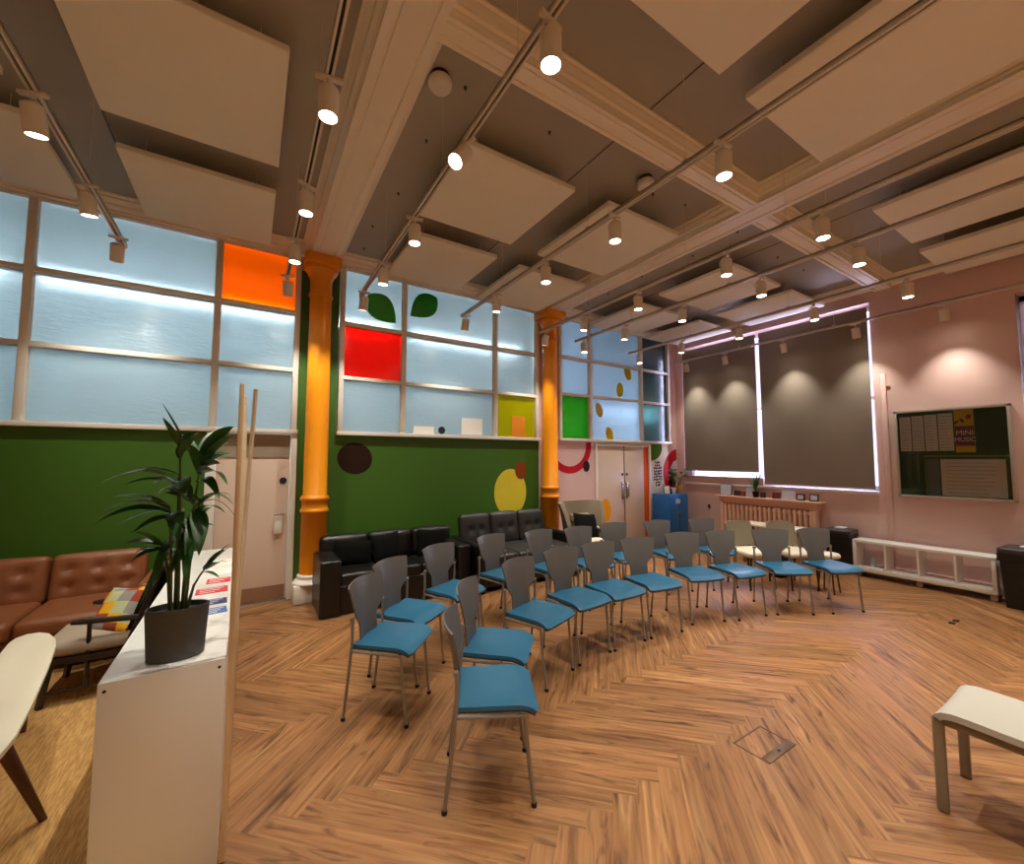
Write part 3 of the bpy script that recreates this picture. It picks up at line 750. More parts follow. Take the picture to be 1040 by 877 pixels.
for ti, (nm, x, ye) in enumerate(TR):
    ys = YS[ti]
    for k, y in enumerate(ys):
        tilt, az = 0.0, R_(rnd.choice((100, 120, 80)))
        if ti == 7: tilt, az = R_(14), 0
        elif ti == 2 and k == 1: tilt, az = R_(38), R_(200)
        elif ti == 0 and k == 2: tilt, az = R_(30), R_(100)
        elif ti == 0: tilt, az = R_(14), R_(70)
        elif ti == 1 and k == 3: tilt, az = R_(22), R_(80)
        elif ti in (2, 3) and k == 4: tilt, az = R_(18), R_(90)
        elif ti == 4 and k == 4: tilt, az = R_(16), R_(80)
        elif k == 3: tilt, az = R_(6), R_(90)
        on = ordn[k] if len(ys) == 5 else (['nearest the camera', 'second from the camera', 'third from the camera', 'farthest'][k] if len(ys) == 4 else ['nearest the camera', 'middle one', 'at its far end'][k])
        put_spot(x, y, tilt, az, 'white cylinder spotlight on the ' + nm + ', ' + on)
# unseen extra beams without fixtures, added over and behind the camera to brighten the ceiling
for ti in range(8):
    for y in (.40, -.45, -1.3, -2.1):
        L = bpy.data.objects.new('spot_beam', spot_data); COL.objects.link(L)
        L.location = (TR[ti][1], y, ZT - .2)

# ================================================================== LEFT: lounge corner
# divider unit
U = tag(empty('storage_unit', (-.2265, 3.13, 0)), 'long white low storage unit with a plain end panel, dividing lounge and room', 'cabinet')
u = MB(); u.T = Matrix.Translation((.2265, -3.13, 0))
MB_ = lambda: (lambda q: (setattr(q, 'T', Matrix.Translation((.2265, -3.13, 0))), q)[1])(MB())
MB_().box(-.403, -.05, 1.956, 1.974, 0.008, .75, bev=.0015).build('end_panel', M['unit'], U)
MB_().box(-.403, -.05, 4.29, 4.308, 0.008, .75, bev=.0015).build('end_panel', M['unit'], U)
MB_().box(-.403, -.05, 1.974, 4.29, .732, .75, bev=.0015).build('top', M['unit'], U)
MB_().box(-.403, -.05, 1.974, 4.29, .02, .04).build('bottom_panel', M['unit'], U)
MB_().box(-.066, -.05, 1.974, 4.29, .04, .732).build('back_panel', M['unit'], U)
for i in range(1, 6): MB_().box(-.398, -.066, 1.974 + i * .386 - .008, 1.974 + i * .386 + .008, .04, .732).build('divider', M['unit'], U)
MB_().box(-.395, -.066, 1.974, 4.29, .38, .396).build('shelf', M['unit'], U)
for x in (-.385, -.068): MB_().tube([(x, 1.9575, .722), (x, 1.954, .722)], .0055, 10).build('screw_cap', M['slot'], U)
# batten screen along the unit
S = tag(empty('batten_screen', (-.034, 3.13, 0)), 'row of tall pale ash battens fixed along the back of the white unit', 'screen')
for i in range(14):
    y = 1.975 + i * .178; hh = 1.80 + (.085 if i == 6 else 0) + rnd.uniform(-.03, .0) * (i > 0)
    MB().box(-.009, .009, y - 3.13 - .009, y - 3.13 + .009, .008, hh, bev=.0015).build('batten', M['batten'], S)
o = tag(MB().tube([(-.050, 3.05, .012), (.020, 3.0, 1.93)], .012, 4).build('wooden_batten', M['batten']), 'loose pale batten leaning outward at the right of the batten row', 'batten')

# pot with palm
PL_ = tag(empty('potted_palm', (-.212, 2.07, .75)), 'green palm in an oval dark grey planter on the white unit', 'plant')
MB().lathe([(.081, 0), (.088, .004), (.098, .172), (.0985, .190), (.092, .190), (.088, .17)], seg=40, sx=1.0, sy=.62).build('planter', M['pot'], PL_)
MB().lathe([(.087, .16), (.05, .172), (.01, .175)], seg=24, sx=1.0, sy=.62).build('soil', M['soil'], PL_)
def blade(b, p0, p1, w, droop, n=12, twist=0.0):
    p0, p1 = Vector(p0), Vector(p1); d = p1 - p0; L = d.length
    side = d.cross(Vector((0, 0, 1)));
    if side.length < .02 * L: side = Vector((.6, .8, 0))
    side.normalize(); side = (side * cos(twist) + Vector((0, 0, 1)) * sin(twist)).normalized()
    def f(u, v):
        c = p0 + d * u + Vector((0, 0, 1)) * (droop * L * 4 * u * (1 - u))
        ww = w * (sin(pi * min(1, u * .93 + .07) ** .75)) ** .8
        nrm = side.cross(d).normalized()
        return c + side * ww * (v - .5) * 2 + nrm * abs(v - .5) * ww * .5
    b.sheet(f, n, 2)
px0, py0 = -.215, 2.11
def frond(root, mid, blades, rs=.0045):
    s = MB(); s.T = Matrix.Translation((-px0, -py0, -.75))
    a, m = Vector(root), Vector(mid); c = (a + m) / 2 + Vector(((a.x - m.x) * .12, 0, .02))
    s.tube([a, a.lerp(c, .5), c, c.lerp(m, .5) + Vector((0, 0, .004)), m], [rs * 1.3, rs * 1.15, rs, rs * .85, rs * .6], 8, mi=1)
    for (t0, tip, w, dr) in blades:
        base = c.lerp(m, t0) if t0 <= 1 else m
        blade(s, base, tip, w * 1.45, dr, twist=rnd.uniform(-.5, .5))
        if rs > 0:
            t2 = Vector(tip) + Vector((rnd.uniform(-.05, .05), rnd.uniform(-.05, .05), rnd.uniform(-.09, .0)))
            blade(s, c.lerp(m, min(1, t0) - .12), t2.lerp(base, .12), w * 1.1, dr * 1.2, twist=rnd.uniform(-.7, .7))
    s.build('frond', [M['leaf'], M['stem']], PL_, ang=80)
Z = .91
frond((-.200, 2.11, Z), (-.165, 2.10, 1.50), [(1, (-.06, 2.02, 1.63), .022, .10), (1, (-.058, 2.10, 1.52), .022, .10), (.9, (-.24, 2.13, 1.60), .018, .12), (.95, (-.13, 2.2, 1.62), .018, .08), (.8, (-.07, 1.98, 1.40), .02, .2), (.9, (-.20, 2.0, 1.56), .016, .1), (1, (-.075, 2.2, 1.57), .018, .12)])
frond((-.215, 2.11, Z), (-.235, 2.11, 1.59), [(1, (-.292, 2.08, 1.715), .015, .0), (.9, (-.17, 2.05, 1.60), .014, .12), (.85, (-.25, 2.2, 1.56), .012, .1)])
frond((-.225, 2.12, Z), (-.235, 2.12, 1.44), [(1, (-.455, 2.10, 1.41), .013, .16), (.95, (-.40, 2.04, 1.44), .012, .12), (.9, (-.20, 2.04, 1.36), .022, .2), (.8, (-.33, 2.25, 1.40), .012, .2)])
frond((-.235, 2.10, Z), (-.255, 2.10, 1.32), [(1, (-.44, 2.08, 1.315), .014, .14), (.95, (-.43, 2.16, 1.36), .012, .12), (.9, (-.385, 2.02, 1.27), .012, .12), (.85, (-.21, 2.04, 1.25), .022, .14), (.8, (-.22, 2.2, 1.28), .018, .1)])
frond((-.195, 2.12, Z), (-.165, 2.13, 1.34), [(1, (-.050, 2.12, 1.31), .012, .26), (.9, (-.062, 2.04, 1.36), .014, .14), (.8, (-.15, 2.0, 1.14), .022, .1), (.95, (-.24, 2.08, 1.38), .016, .1), (.7, (-.19, 2.2, 1.22), .018, .1)])
frond((-.24, 2.12, Z), (-.27, 2.12, 1.17), [(1, (-.385, 2.10, 1.19), .012, .12), (.9, (-.36, 2.05, 1.24), .012, .12), (.95, (-.28, 2.02, 1.04), .012, -.02), (.8, (-.23, 2.2, 1.20), .016, .1)])
frond((-.190, 2.10, Z), (-.135, 2.11, 1.07), [(1, (-.055, 2.08, 1.165), .016, .04), (.95, (-.075, 2.12, 1.135), .014, .05), (.9, (-.085, 2.04, 1.10), .012, .06)])
frond((-.205, 2.13, Z), (-.195, 2.15, 1.24), [(1, (-.13, 2.2, 1.30), .016, .1), (.9, (-.26, 2.2, 1.27), .016, .1), (.9, (-.20, 2.04, 1.12), .018, .06), (.6, (-.235, 2.06, 1.08), .014, .04)])
# papers and leaflets on the unit
def leaflet(x, y, m, label, w=.12, h=.10, cat='leaflet', rz=0, marks=3, t=.002, pm=None, z=.75):
    o = tag(empty('leaflet', (x, y, z), rz), label, cat, 'leaflets on the white unit')
    MB().box(-w / 2, w / 2, -h / 2, h / 2, 0, t).build('sheet', m, o)
    b = MB()
    for i in range(marks):
        yy = -h / 2 + h * (i + .7) / (marks + .4); b.box(-w * .38, w * (.1 + .28 * ((i * 37) % 3) / 2), yy - .004, yy + .004, t - .0005, t + .0006)
    b.build('print', pm or M['ink'], o); return o
leaflet(-.135, 3.20, M['p_red'], 'red and white leaflet on the white unit, farther one', .12, .12, pm=M['paper'])
leaflet(-.155, 2.98, M['p_red'], 'red and white leaflet on the white unit, nearer one', .15, .12, pm=M['paper'], rz=.03)
leaflet(-.150, 2.74, M['p_navy'], 'navy leaflet on the white unit', .15, .10, pm=M['led'], rz=.05)
leaflet(-.120, 2.58, M['p_blue'], 'light blue leaflet just behind the grey planter', .10, .10, pm=M['paper'], rz=.1)
leaflet(-.135, 3.48, M['paper'], 'white printed sheet lying behind the red leaflets', .14, .18)
leaflet(-.15, 3.75, M['paper'], 'white printed sheet near the far end of the white unit', .15, .18, marks=4)

# brown tufted leather sofa (back against the partition)
BS = tag(empty('leather_sofa', (-1.9, 4.6, .008)), 'tan brown button-tufted leather sofa against the green wall', 'sofa')
T0 = Matrix.Translation((1.9, -4.6, -.008))
def bs(name, m, fn):
    q = MB(); q.T = T0; fn(q); return q.build(name, m, BS)
bs('base', M['tan'], lambda q: q.rbox(-2.95, -.48, 4.27, 5.05, .10, .27, .03, n=4))
xs = [-2.72, -2.0, -1.32, -.72]
for i in range(3):
    pts = [(a, c) for a in (-.6, 0, .6) for c in (-.35, .35)]
    q = MB(); q.T = T0 @ Matrix.Translation((0, 4.86, .40)) @ Matrix.Rotation(R_(-13), 4, 'X') @ Matrix.Translation((0, -4.86, -.40))
    q.rbox(xs[i] + .006, xs[i + 1] - .006, 4.77, 4.93, .34, .72, .045, puff=(0, .02, .008), n=(16, 3, 12), dim=(1, -1, pts, .035, .035)).build('back_cushion', M['tan'], BS)
    q = MB(); q.T = T0; q.rbox(xs[i] + .006, xs[i + 1] - .006, 4.21, 4.80, .26, .40, .045, puff=(0, .01, .02), n=8).build('seat_cushion', M['tan'], BS)
bs('armrest', M['tan'], lambda q: q.rbox(-.70, -.47, 4.23, 5.05, .10, .56, .05, n=5))
bs('armrest', M['tan'], lambda q: q.rbox(-2.95, -2.73, 4.23, 5.05, .10, .56, .05, n=5))
for x in (-2.85, -.58):
    for y in (4.28, 4.98): bs('leg', M['darkwood'], lambda q: q.tube([(x, y, .008), (x, y, .12)], [.014, .022], 10))

# dark wooden armchair facing left
AC = tag(empty('armchair', (-.78, 3.92, .008)), 'dark wooden armchair with a stone grey seat cushion beside the white unit', 'armchair')
TA = Matrix.Translation((.78, -3.92, -.008))
def ac(name, m, fn):
    q = MB(); q.T = TA; fn(q); return q.build(name, m, AC)
for y in (3.70, 4.14):
    ac('leg', M['darkwood'], lambda q: q.tube([(-1.015, y, .008), (-.975, y, .30)], [.018, .02], 4))
    ac('leg', M['darkwood'], lambda q: q.tube([(-.50, y, .008), (-.60, y, .30)], [.018, .02], 4))
    ac('arm_post', M['darkwood'], lambda q: q.tube([(-.815, y, .08), (-.815, y, .475)], .012, 8))
    ac('armrest', M['darkwood'], lambda q: q.tube([(-.90, y, .486), (-.86, y, .486), (-.6, y, .466), (-.55, y, .462)], [.012, .019, .019, .014], 8))
    ac('stretcher', M['darkwood'], lambda q: q.tube([(-1.0, y, .09), (-.54, y, .09)], .008, 6))
    ac('side_rail', M['darkwood'], lambda q: q.box(-1.02, -.52, y - .02, y + .02, .245, .285, bev=.006))
    ac('back_post', M['darkwood'], lambda q: q.tube([(-.64, y, .26), (-.47, y, .78)], [.02, .015], 8))
ac('front_rail', M['darkwood'], lambda q: q.box(-1.02, -.98, 3.70, 4.14, .25, .285, bev=.005))
ac('back_rail', M['darkwood'], lambda q: q.box(-.49, -.455, 3.69, 4.15, .74, .785, bev=.008))
ac('seat_cushion', M['grey_fabric'], lambda q: q.rbox(-1.035, -.60, 3.695, 4.145, .287, .37, .03, puff=(0, .01, .015), n=6))
q = MB(); q.T = TA @ Matrix.Translation((-.60, 3.92, .36)) @ Matrix.Rotation(R_(18), 4, 'Y')
q.rbox(-.05, .04, -.20, .20, .0, .40, .035, puff=(.01, 0, .01), n=6).build('back_cushion', M['black_cloth'], AC)
# patchwork cushion on it
cu = MB(); cu.T = Matrix.Rotation(R_(90), 4, 'Z')
cu.pillow(.30, .32, .10, n=16)
cs = tag(cu.build('scatter_cushion', [M['c_yellow'], M['c_rust'], M['c_grey'], M['c_mint']], None, (-.72, 3.90, .475)), 'patchwork cushion in yellow, rust and grey on the dark armchair', 'cushion')
for p in cs.data.polygons:
    c = p.center; p.material_index = (int((c.y + .17) // .085) + int((c.z + .17) // .07) * 3) % 4
cs.rotation_euler = (R_(-6), R_(38), R_(48))

# ivory bench cut by the left edge
WC = tag(empty('bench', (-.88, 2.85, .008), 0), 'ivory round-ended bench with splayed walnut legs at the left edge', 'bench')
ol = [(-.70, 2.13), (-.682, 2.19), (-.684, 2.306), (-.724, 2.59), (-.79, 2.98), (-.846, 3.27), (-.885, 3.40), (-.945, 3.52), (-1.0, 3.57), (-1.05, 3.57), (-1.078, 3.53), (-1.080, 3.45), (-1.05, 3.24), (-1.0, 2.9), (-.97, 2.5), (-.955, 2.22), (-.93, 2.13), (-.88, 2.09), (-.76, 2.09)]
cxo, cyo = -.88, 2.85
def oring(k, z): return [(cxo + (x - cxo) * k + 0 - cxo, (y - cyo) * (1 - (1 - k) * .3), z - .008) for x, y in ol]
q = MB(); rings = [oring(.80, .462), oring(.97, .470), oring(1.0, .486), oring(.995, .497), oring(.96, .50), oring(.6, .494)]
nv_ = len(ol); vs = [p for rg in rings for p in rg]
fs = [[i * nv_ + k, i * nv_ + (k + 1) % nv_, (i + 1) * nv_ + (k + 1) % nv_, (i + 1) * nv_ + k] for i in range(len(rings) - 1) for k in range(nv_)]
fs += [list(range(nv_))[::-1], [(len(rings) - 1) * nv_ + k for k in range(nv_)]]
q.add(vs, fs).build('seat', M['shellwhite'], WC, ang=50)
for (ax, ay, bx, by) in ((-.745, 2.36, -.672, 2.585), (-.93, 2.36, -.985, 2.56), (-.95, 3.30, -1.0, 3.45), (-1.03, 3.30, -1.09, 3.45)):
    q = MB(); q.T = Matrix.Translation((.88, -2.85, -.008)); q.tube([(ax, ay, .475), (bx, by, .008)], [.024, .013], 12).build('leg', M['walnut'], WC)
q = MB(); q.T = Matrix.Translation((.88, -2.85, -.008)); q.box(-.95, -.73, 2.31, 2.41, .44, .468, bev=.01).build('leg_bracket', M['shellwhite'], WC)

# ================================================================== SOFAS BY THE GREEN WALL
B1 = tag(empty('leather_sofa', (1.40, 4.68, 0)), 'black leather three-seat sofa with solid arms beside the first orange column', 'sofa')
def part(root, name, m, fn, T=None):
    q = MB(); l = root.location; q.T = Matrix.Translation((-l.x, -l.y, -l.z)) @ (T or Matrix.Identity(4)); fn(q); return q.build(name, m, root)
def about(p, a, ax='X'): return Matrix.Translation(p) @ Matrix.Rotation(R_(a), 4, ax) @ Matrix.Translation((-p[0], -p[1], -p[2]))
part(B1, 'armrest', M['black_leather'], lambda q: q.rbox(.60, .79, 4.325, 4.885, .0, .53, .022, n=5))
part(B1, 'armrest', M['black_leather'], lambda q: q.rbox(2.02, 2.18, 4.33, 5.0, .0, .53, .03, n=5))
part(B1, 'base', M['black_leather'], lambda q: q.rbox(.78, 2.03, 4.35, 4.98, .0, .28, .02, n=4))
part(B1, 'back', M['black_leather'], lambda q: q.rbox(.815, 2.12, 4.86, 5.10, .05, .60, .04, n=4))
for i in range(3):
    x = .78 + i * .415
    part(B1, 'seat_cushion', M['black_leather'], lambda q: q.rbox(x, x + .412, 4.35, 4.84, .27, .385, .03, puff=(0, .005, .012), n=6))
    x = .66 + i * .497
    part(B1, 'back_cushion', M['black_leather'], lambda q: q.rbox(x, x + .492, 4.80, 4.98, .37, .675, .05, puff=(0, .02, .012), n=8), about((1.4, 4.9, .38), -8))
B2 = tag(empty('leather_sofa', (2.92, 4.68, 0)), 'charcoal three-seat sofa with upright tufted cushions below the yellow painted oval', 'sofa')
part(B2, 'base', M['black_leather'], lambda q: q.rbox(2.24, 3.63, 4.20, 4.83, .05, .27, .02, n=4))
part(B2, 'armrest', M['black_leather'], lambda q: q.rbox(2.20, 2.30, 4.16, 5.0, .02, .53, .03, n=5))
part(B2, 'armrest', M['black_leather'], lambda q: q.rbox(3.58, 3.68, 4.16, 4.84, .02, .53, .03, n=5))
for i in range(3):
    x = 2.30 + i * .44
    part(B2, 'seat_cushion', M['charcoal'], lambda q: q.rbox(x, x + .436, 4.18, 4.86, .26, .40, .03, puff=(0, .006, .014), n=6))
    part(B2, 'back_cushion', M['charcoal'], lambda q: q.rbox(x, x + .436, 4.83, 4.96, .37, .79, .05, puff=(0, .02, .01), n=(14, 3, 12), dim=(1, -1, [(-.35, 0), (.35, 0)], .03, .05)), about((2.9, 4.9, .40), -10))
for x in (2.28, 3.64):
    for y in (4.24, 4.94): part(B2, 'leg', M['chrome'], lambda q: q.tube([(x, y, 0), (x, y, .06)], .015, 10))
def cushion(x, y, z, w, h, t, m, label, rx=-18, rz=0, ry=0):
    q = MB().pillow(w, h, t, n=14); o = tag(q.build('scatter_cushion', m, None, (x, y, z)), label, 'cushion'); o.rotation_euler = (R_(rx), R_(ry), R_(rz)); return o
cushion(.97, 4.73, .50, .40, .27, .13, M['fur'], 'black fluffy cushion at the left end of the black sofa', rz=-6, ry=6)
cushion(1.33, 4.74, .52, .32, .31, .11, M['black_cloth'], 'plain black cushion in the middle of the black sofa', rz=5, ry=-6)
cushion(1.86, 4.74, .52, .36, .31, .12, M['fur'], 'black cushion at the right end of the black sofa', rz=4, ry=5)

# wingback chair by column 2
WB = tag(empty('wing_chair', (4.03, 4.52, 0), R_(-6)), 'beige wingback armchair between the orange column and the double doors', 'armchair')
def wb2(u, v):
    a = (u - .5) * 2; z = .22 + .68 * v
    wdt = .215 + .10 * v ** 1.3
    x = wdt * sin(a * 1.35) / sin(1.35) if abs(a) < 1 else wdt * a
    y = .16 - .30 * (abs(a) ** 3.0) * (1 - .35 * v ** 3)
    return (x, y + .04 * v, z)
MB().sheet(wb2, 24, 12, -.06).build('wing_back', M['beige_up'], WB, ang=60)
MB().rbox(-.22, .22, -.24, .16, .25, .40, .04, puff=(0, .01, .02), n=6).build('seat_cushion', M['creamv'], WB)
MB().rbox(-.12, .20, .08, .165, .60, .72, .03, n=5).build('head_pillow', M['beige_up'], WB)
for s_ in (-1, 1):
    MB().tube([(s_ * .24, -.22, .40), (s_ * .245, -.30, .46), (s_ * .24, -.20, .52), (s_ * .23, -.02, .53)], .022, 10).build('armrest', M['creamv'], WB)
    for y in (-.2, .14): MB().tube([(s_ * .2, y, .27), (s_ * .23, y * 1.15, 0)], [.015, .01], 8).build('leg', M['darkwood'], WB)
MB().rbox(-.22, .22, -.20, .16, .20, .26, .02, n=4).build('seat_frame', M['beige_up'], WB)
o = cushion(4.03, 4.45, .565, .44, .36, .13, M['black_cloth'], 'black cushion on the beige wingback armchair', rx=-22, rz=4, ry=8)

# ================================================================== MEETING CHAIRS
def chair_proto():
    o = empty('stacking_chair')
    # seat pad with waterfall front edge
    def top(u, v):
        x = (u - .5) * .372 * (1 - .04 * (1 - v)); y = -.155 + .365 * v
        z = .425 - .012 * (1 - (2 * u - 1) ** 2) * sin(pi * min(1, v * 1.05)) - .030 * max(0, (v - .72) / .28) ** 2 + .006 * (2 * u - 1) ** 2
        rr = .10
        c = max(0, (abs(2 * u - 1) - (1 - rr)) / rr) * max(0, (v - .9) / .1)
        return (x, y - .012 * c, z)
    MB().sheet(top, 18, 18, -.018).build('seat', M['blue'], o, ang=60)
    def under(u, v):
        p = top(.02 + u * .96, .0 + v * .97); return (p[0], p[1], p[2] - .019)
    MB().sheet(under, 12, 12, -.010).build('seat_shell', M['seat_under'], o, ang=60)
    # back: wide shield narrowing to the seat
    def back(u, v):
        s = 2 * u - 1
        # v 0 bottom .. 1 top
        z = .405 + .350 * v
        t = min(1, max(0, (v - .30) / .26)); t = t * t * (3 - 2 * t)
        hw = .098 + .004 * v + .068 * t + .028 * max(0, (v - .56) / .44)
        z += (.012 * (abs(s)) ** 2 * -1 + .006) * max(0, (v - .6) / .4)
        if .45 < v < .62: z -= 0.0
        x = s * hw
        y = -.155 - .010 * v - .055 * v ** 2 + .045 * (s * hw / .185) ** 2
        return (x, y, z)
    MB().sheet(back, 18, 22, .008).build('backrest', M['chair_grey'], o, ang=60)
    for sx in (-1, 1):
        MB().tube([(sx * .178, -.200, .006), (sx * .182, -.165, .30), (sx * .184, -.150, .46), (sx * .186, -.152, .580)], .009, 10).build('rear_leg', M['steel'], o)
        MB().tube([(sx * .172, .185, .006), (sx * .176, .160, .22), (sx * .178, .145, .385)], .009, 10).build('front_leg', M['steel'], o)
        MB().tube([(sx * .178, .150, .384), (sx * .182, -.155, .392)], .0085, 8).build('side_rail', M['steel'], o)
        MB().tube([(sx * .168, -.158, .572), (sx * .192, -.152, .572)], .013, 12).build('back_joint', M['steel'], o)
    MB().tube([(-.18, -.158, .40), (.18, -.158, .40)], .008, 8).build('crossbar', M['steel'], o)
    for (x, y) in ((-.178, -.2), (.178, -.2), (-.172, .185), (.172, .185)):
        MB().lathe([(.011, 0), (.013, .004), (.012, .018)], x, y, seg=12).build('foot_cap', M['rubber'], o)
    return o
cp = chair_proto(); cfirst = True
def place(x, y, face, label, group):
    global cfirst
    rz = R_(face - 90)
    if cfirst: o = cp; cfirst = False; o.location = (x, y, 0); o.rotation_euler = (0, 0, rz)
    else: o = dup(cp, (x, y, 0), rz)
    tag(o, label, 'chair', group); return o
LB = 'blue-seated grey chair, '
front = [(1.01, 1.80, -27, 'nearest the camera, first of the front row'), (1.27, 2.20, -42, 'second of the front row, just behind the nearest'), (1.78, 2.485, -70, 'third from the left in the front row'),
         (2.24, 2.594, -84, 'fourth from the left in the front row'), (2.65, 2.605, -90, 'fifth from the left in the front row'), (3.10, 2.58, -98, 'fifth from the right in the front row'),
         (3.67, 2.535, -108, 'fourth from the right in the front row'), (4.12, 2.39, -102, 'third from the right in the front row'), (4.61, 2.19, -122, 'second from the right in the front row'), (5.08, 1.955, -113, 'rightmost of the front row, by the black bin')]
for x, y, a, t in front: place(x, y, a, LB + t, 'front row of stacking chairs')
back_ = [(.775, 2.63, -42, 'leftmost of the back row'), (1.015, 3.0, -53, 'second of the back row, before the black sofa'), (1.49, 3.29, -65, 'third of the back row, before the black sofa'),
         (2.09, 3.46, -72, 'fourth of the back row, before the charcoal sofa'), (2.62, 3.43, -82, 'fifth of the back row, before the charcoal sofa'), (3.08, 3.36, -90, 'sixth of the back row, before the wingback chair'),
         (3.60, 3.37, -97, 'seventh of the back row, before the double doors'), (4.18, 3.22, -100, 'eighth of the back row, left of the locker'), (4.76, 3.03, -104, 'rightmost of the back row, beside the olive-backed chairs')]
for x, y, a, t in back_: place(x, y, a, LB + t, 'back row of stacking chairs')

# cream chairs at the end of the back row
def cream_proto():
    o = empty('upholstered_chair')
    MB().rbox(-.19, .19, -.16, .22, .37, .43, .025, puff=(0, .005, .012), n=6).build('seat', M['creamv'], o)
    def bk(u, v):
        s = 2 * u - 1; hw = .185 * (1 - .10 * (1 - v) - .12 * max(0, (v - .85) / .15) ** 2)
        return (s * hw, -.165 - .07 * v + .03 * s * s, .44 + .295 * v - .012 * s * s * v)
    MB().sheet(bk, 14, 12, -.022).build('backrest', M['olive'], o, ang=60)
    for sx in (-1, 1):
        MB().tube([(sx * .16, -.19, 0), (sx * .16, -.17, .38)], .011, 8).build('rear_leg', M['darkwood'], o)
        MB().tube([(sx * .16, .19, 0), (sx * .16, .16, .38)], .011, 8).build('front_leg', M['darkwood'], o)
        MB().tube([(sx * .14, -.17, .40), (sx * .15, -.19, .52)], .009, 8).build('back_support', M['darkwood'], o)
    return o
g0 = cream_proto(); g0.location = (5.12, 2.78, 0); g0.rotation_euler = (0, 0, R_(-112 - 90 + 0))
tag(g0, 'cream upholstered chair with an olive back, left of two by the radiator', 'chair', 'cream chairs by the radiator')
g1 = dup(g0, (5.53, 2.50, 0), R_(-118 - 90)); tag(g1, 'cream upholstered chair with an olive back, right of two by the radiator', 'chair', 'cream chairs by the radiator')
g2 = tag(empty('stool', (5.61, 2.17, 0)), 'cream stool mostly hidden between the rightmost blue chair and the bin', 'stool')
MB().lathe([(.10, .385), (.118, .395), (.12, .42), (.108, .435), (.05, .44)], seg=28).build('seat', M['creamv'], g2)
for a in (45, 135, 225, 315): MB().tube([(.07 * cos(R_(a)), .07 * sin(R_(a)), .385), (.11 * cos(R_(a)), .11 * sin(R_(a)), 0)], .009, 8).build('leg', M['darkwood'], g2)
# side table behind them
TB = tag(empty('side_table', (6.35, 3.10, 0)), 'low cream table standing in front of the radiator', 'table')
MB().rbox(-.17, .17, -.40, .40, .53, .565, .012, n=3).build('tabletop', M['creamv'], TB)
for y in (-.37, .0, .36): MB().box(-.15, .15, y - .012, y + .012, 0, .53, bev=.003).build('panel_leg', M['olive'], TB)
BG = tag(empty('black_bag', (5.86, 2.80, 0)), 'black bag on the floor behind the cream chairs', 'bag')
MB().rbox(-.14, .14, -.09, .09, 0, .22, .05, puff=(.01, .02, .02), n=6).build('bag_body', M['black_cloth'], BG)
MB().tube([(-.08, 0, .21), (-.05, 0, .28), (.05, 0, .28), (.08, 0, .21)], .008, 8).build('handle', M['black_cloth'], BG)

# ================================================================== FAR CORNER: locker, plants
LK = tag(empty('metal_locker', (6.48, 4.92, 0)), 'blue two-door metal locker in the far corner', 'locker')
def lk(name, m, fn): return part(LK, name, m, fn)
lk('body', M['locker'], lambda q: q.box(6.22, 6.74, 4.745, 5.10, .0, .88, bev=.006))
for (a, c, hx) in ((6.228, 6.476, 6.45), (6.484, 6.732, 6.51)):
    dd = lk('door', M['locker'], lambda q: q.box(a, c, 4.732, 4.745, .03, .86, bev=.004))
    q = MB(); q.T = Matrix.Translation((-6.48, -4.92, 0)); q.box(hx - .008, hx + .008, 4.715, 4.733, .52, .60, bev=.004).build('handle', M['chrome'], dd)
    q = MB(); q.T = Matrix.Translation((-6.48, -4.92, 0)); q.box(hx - .06, hx - .0, 4.729, 4.7325, .72, .80).build('label_plate', M['led'], dd)
def potted(x, y, z, label, potm, r, h, leaves, spread, lh, seed, flat=False):
    o = tag(empty('potted_plant', (x, y, z)), label, 'plant'); rr = random.Random(seed)
    MB().lathe([(r * .7, 0), (r * .75, .003), (r, h), (r * .9, h), (r * .88, h * .9)], seg=24).build('pot', potm, o)
    MB().lathe([(r * .88, h * .85), (r * .3, h * .93)], seg=16).build('soil', M['soil'], o)
    b = MB()
    for i in range(leaves):
        a = rr.uniform(0, 2 * pi); d = spread * rr.uniform(.35, 1); zt = h + lh * rr.uniform(.45, 1)
        if flat:
            c = Vector((cos(a) * d, sin(a) * d, zt)); b.tube([(0, 0, h * .9), (c.x * .5, c.y * .5, zt * .8), c], .0025, 5, mi=1)
            blade(b, c - Vector((cos(a), sin(a), 0)) * .045, c + Vector((cos(a) * .05, sin(a) * .05, -.03)), .042, .1, n=6)
        else: blade(b, (0, 0, h * .9), (cos(a) * d, sin(a) * d, zt), .009, .12, n=8)
    b.build('foliage', [M['leaf'], M['stem']], o, ang=80); return o
potted(6.63, 4.84, .88, 'round-leaved plant in an ochre pot on the blue locker', M['terra'], .06, .15, 13, .20, .30, 3, True)
potted(6.475, 4.84, .88, 'small plant in a white pot on the blue locker', M['paper'], .045, .11, 7, .09, .30, 9, True)
def pic(x, y, z, w, h, m, label, rz, fr=None, cat='picture frame', group='framed pictures on the radiator shelf', bw=.008):
    o = tag(empty('picture_frame', (x, y, z), rz), label, cat, group); fr = fr or M['slot']
    T = Matrix.Rotation(R_(-8), 4, 'X')
    q = MB(); q.T = T; q.box(-w / 2, w / 2, -.006, .006, 0, h, bev=.002).build('frame', fr, o)
    q = MB(); q.T = T; q.box(-w / 2 + bw, w / 2 - bw, -.0075, -.005, bw, h - bw).build('picture', m, o)
    MB().tube([(0, .004, h * .6), (0, .06, 0.002)], .004, 6).build('stand', fr, o)
    return o
o = pic(6.33, 4.86, .88, .12, .15, M['paper'], 'white card standing at the left on the blue locker', R_(-20), M['m_brown'], 'card', 'cards on the locker')
o = pic(6.395, 4.82, .88, .05, .10, M['photo_dark'], 'dark brown card between the white card and white pot', R_(10), M['m_brown'], 'card', 'cards on the locker')

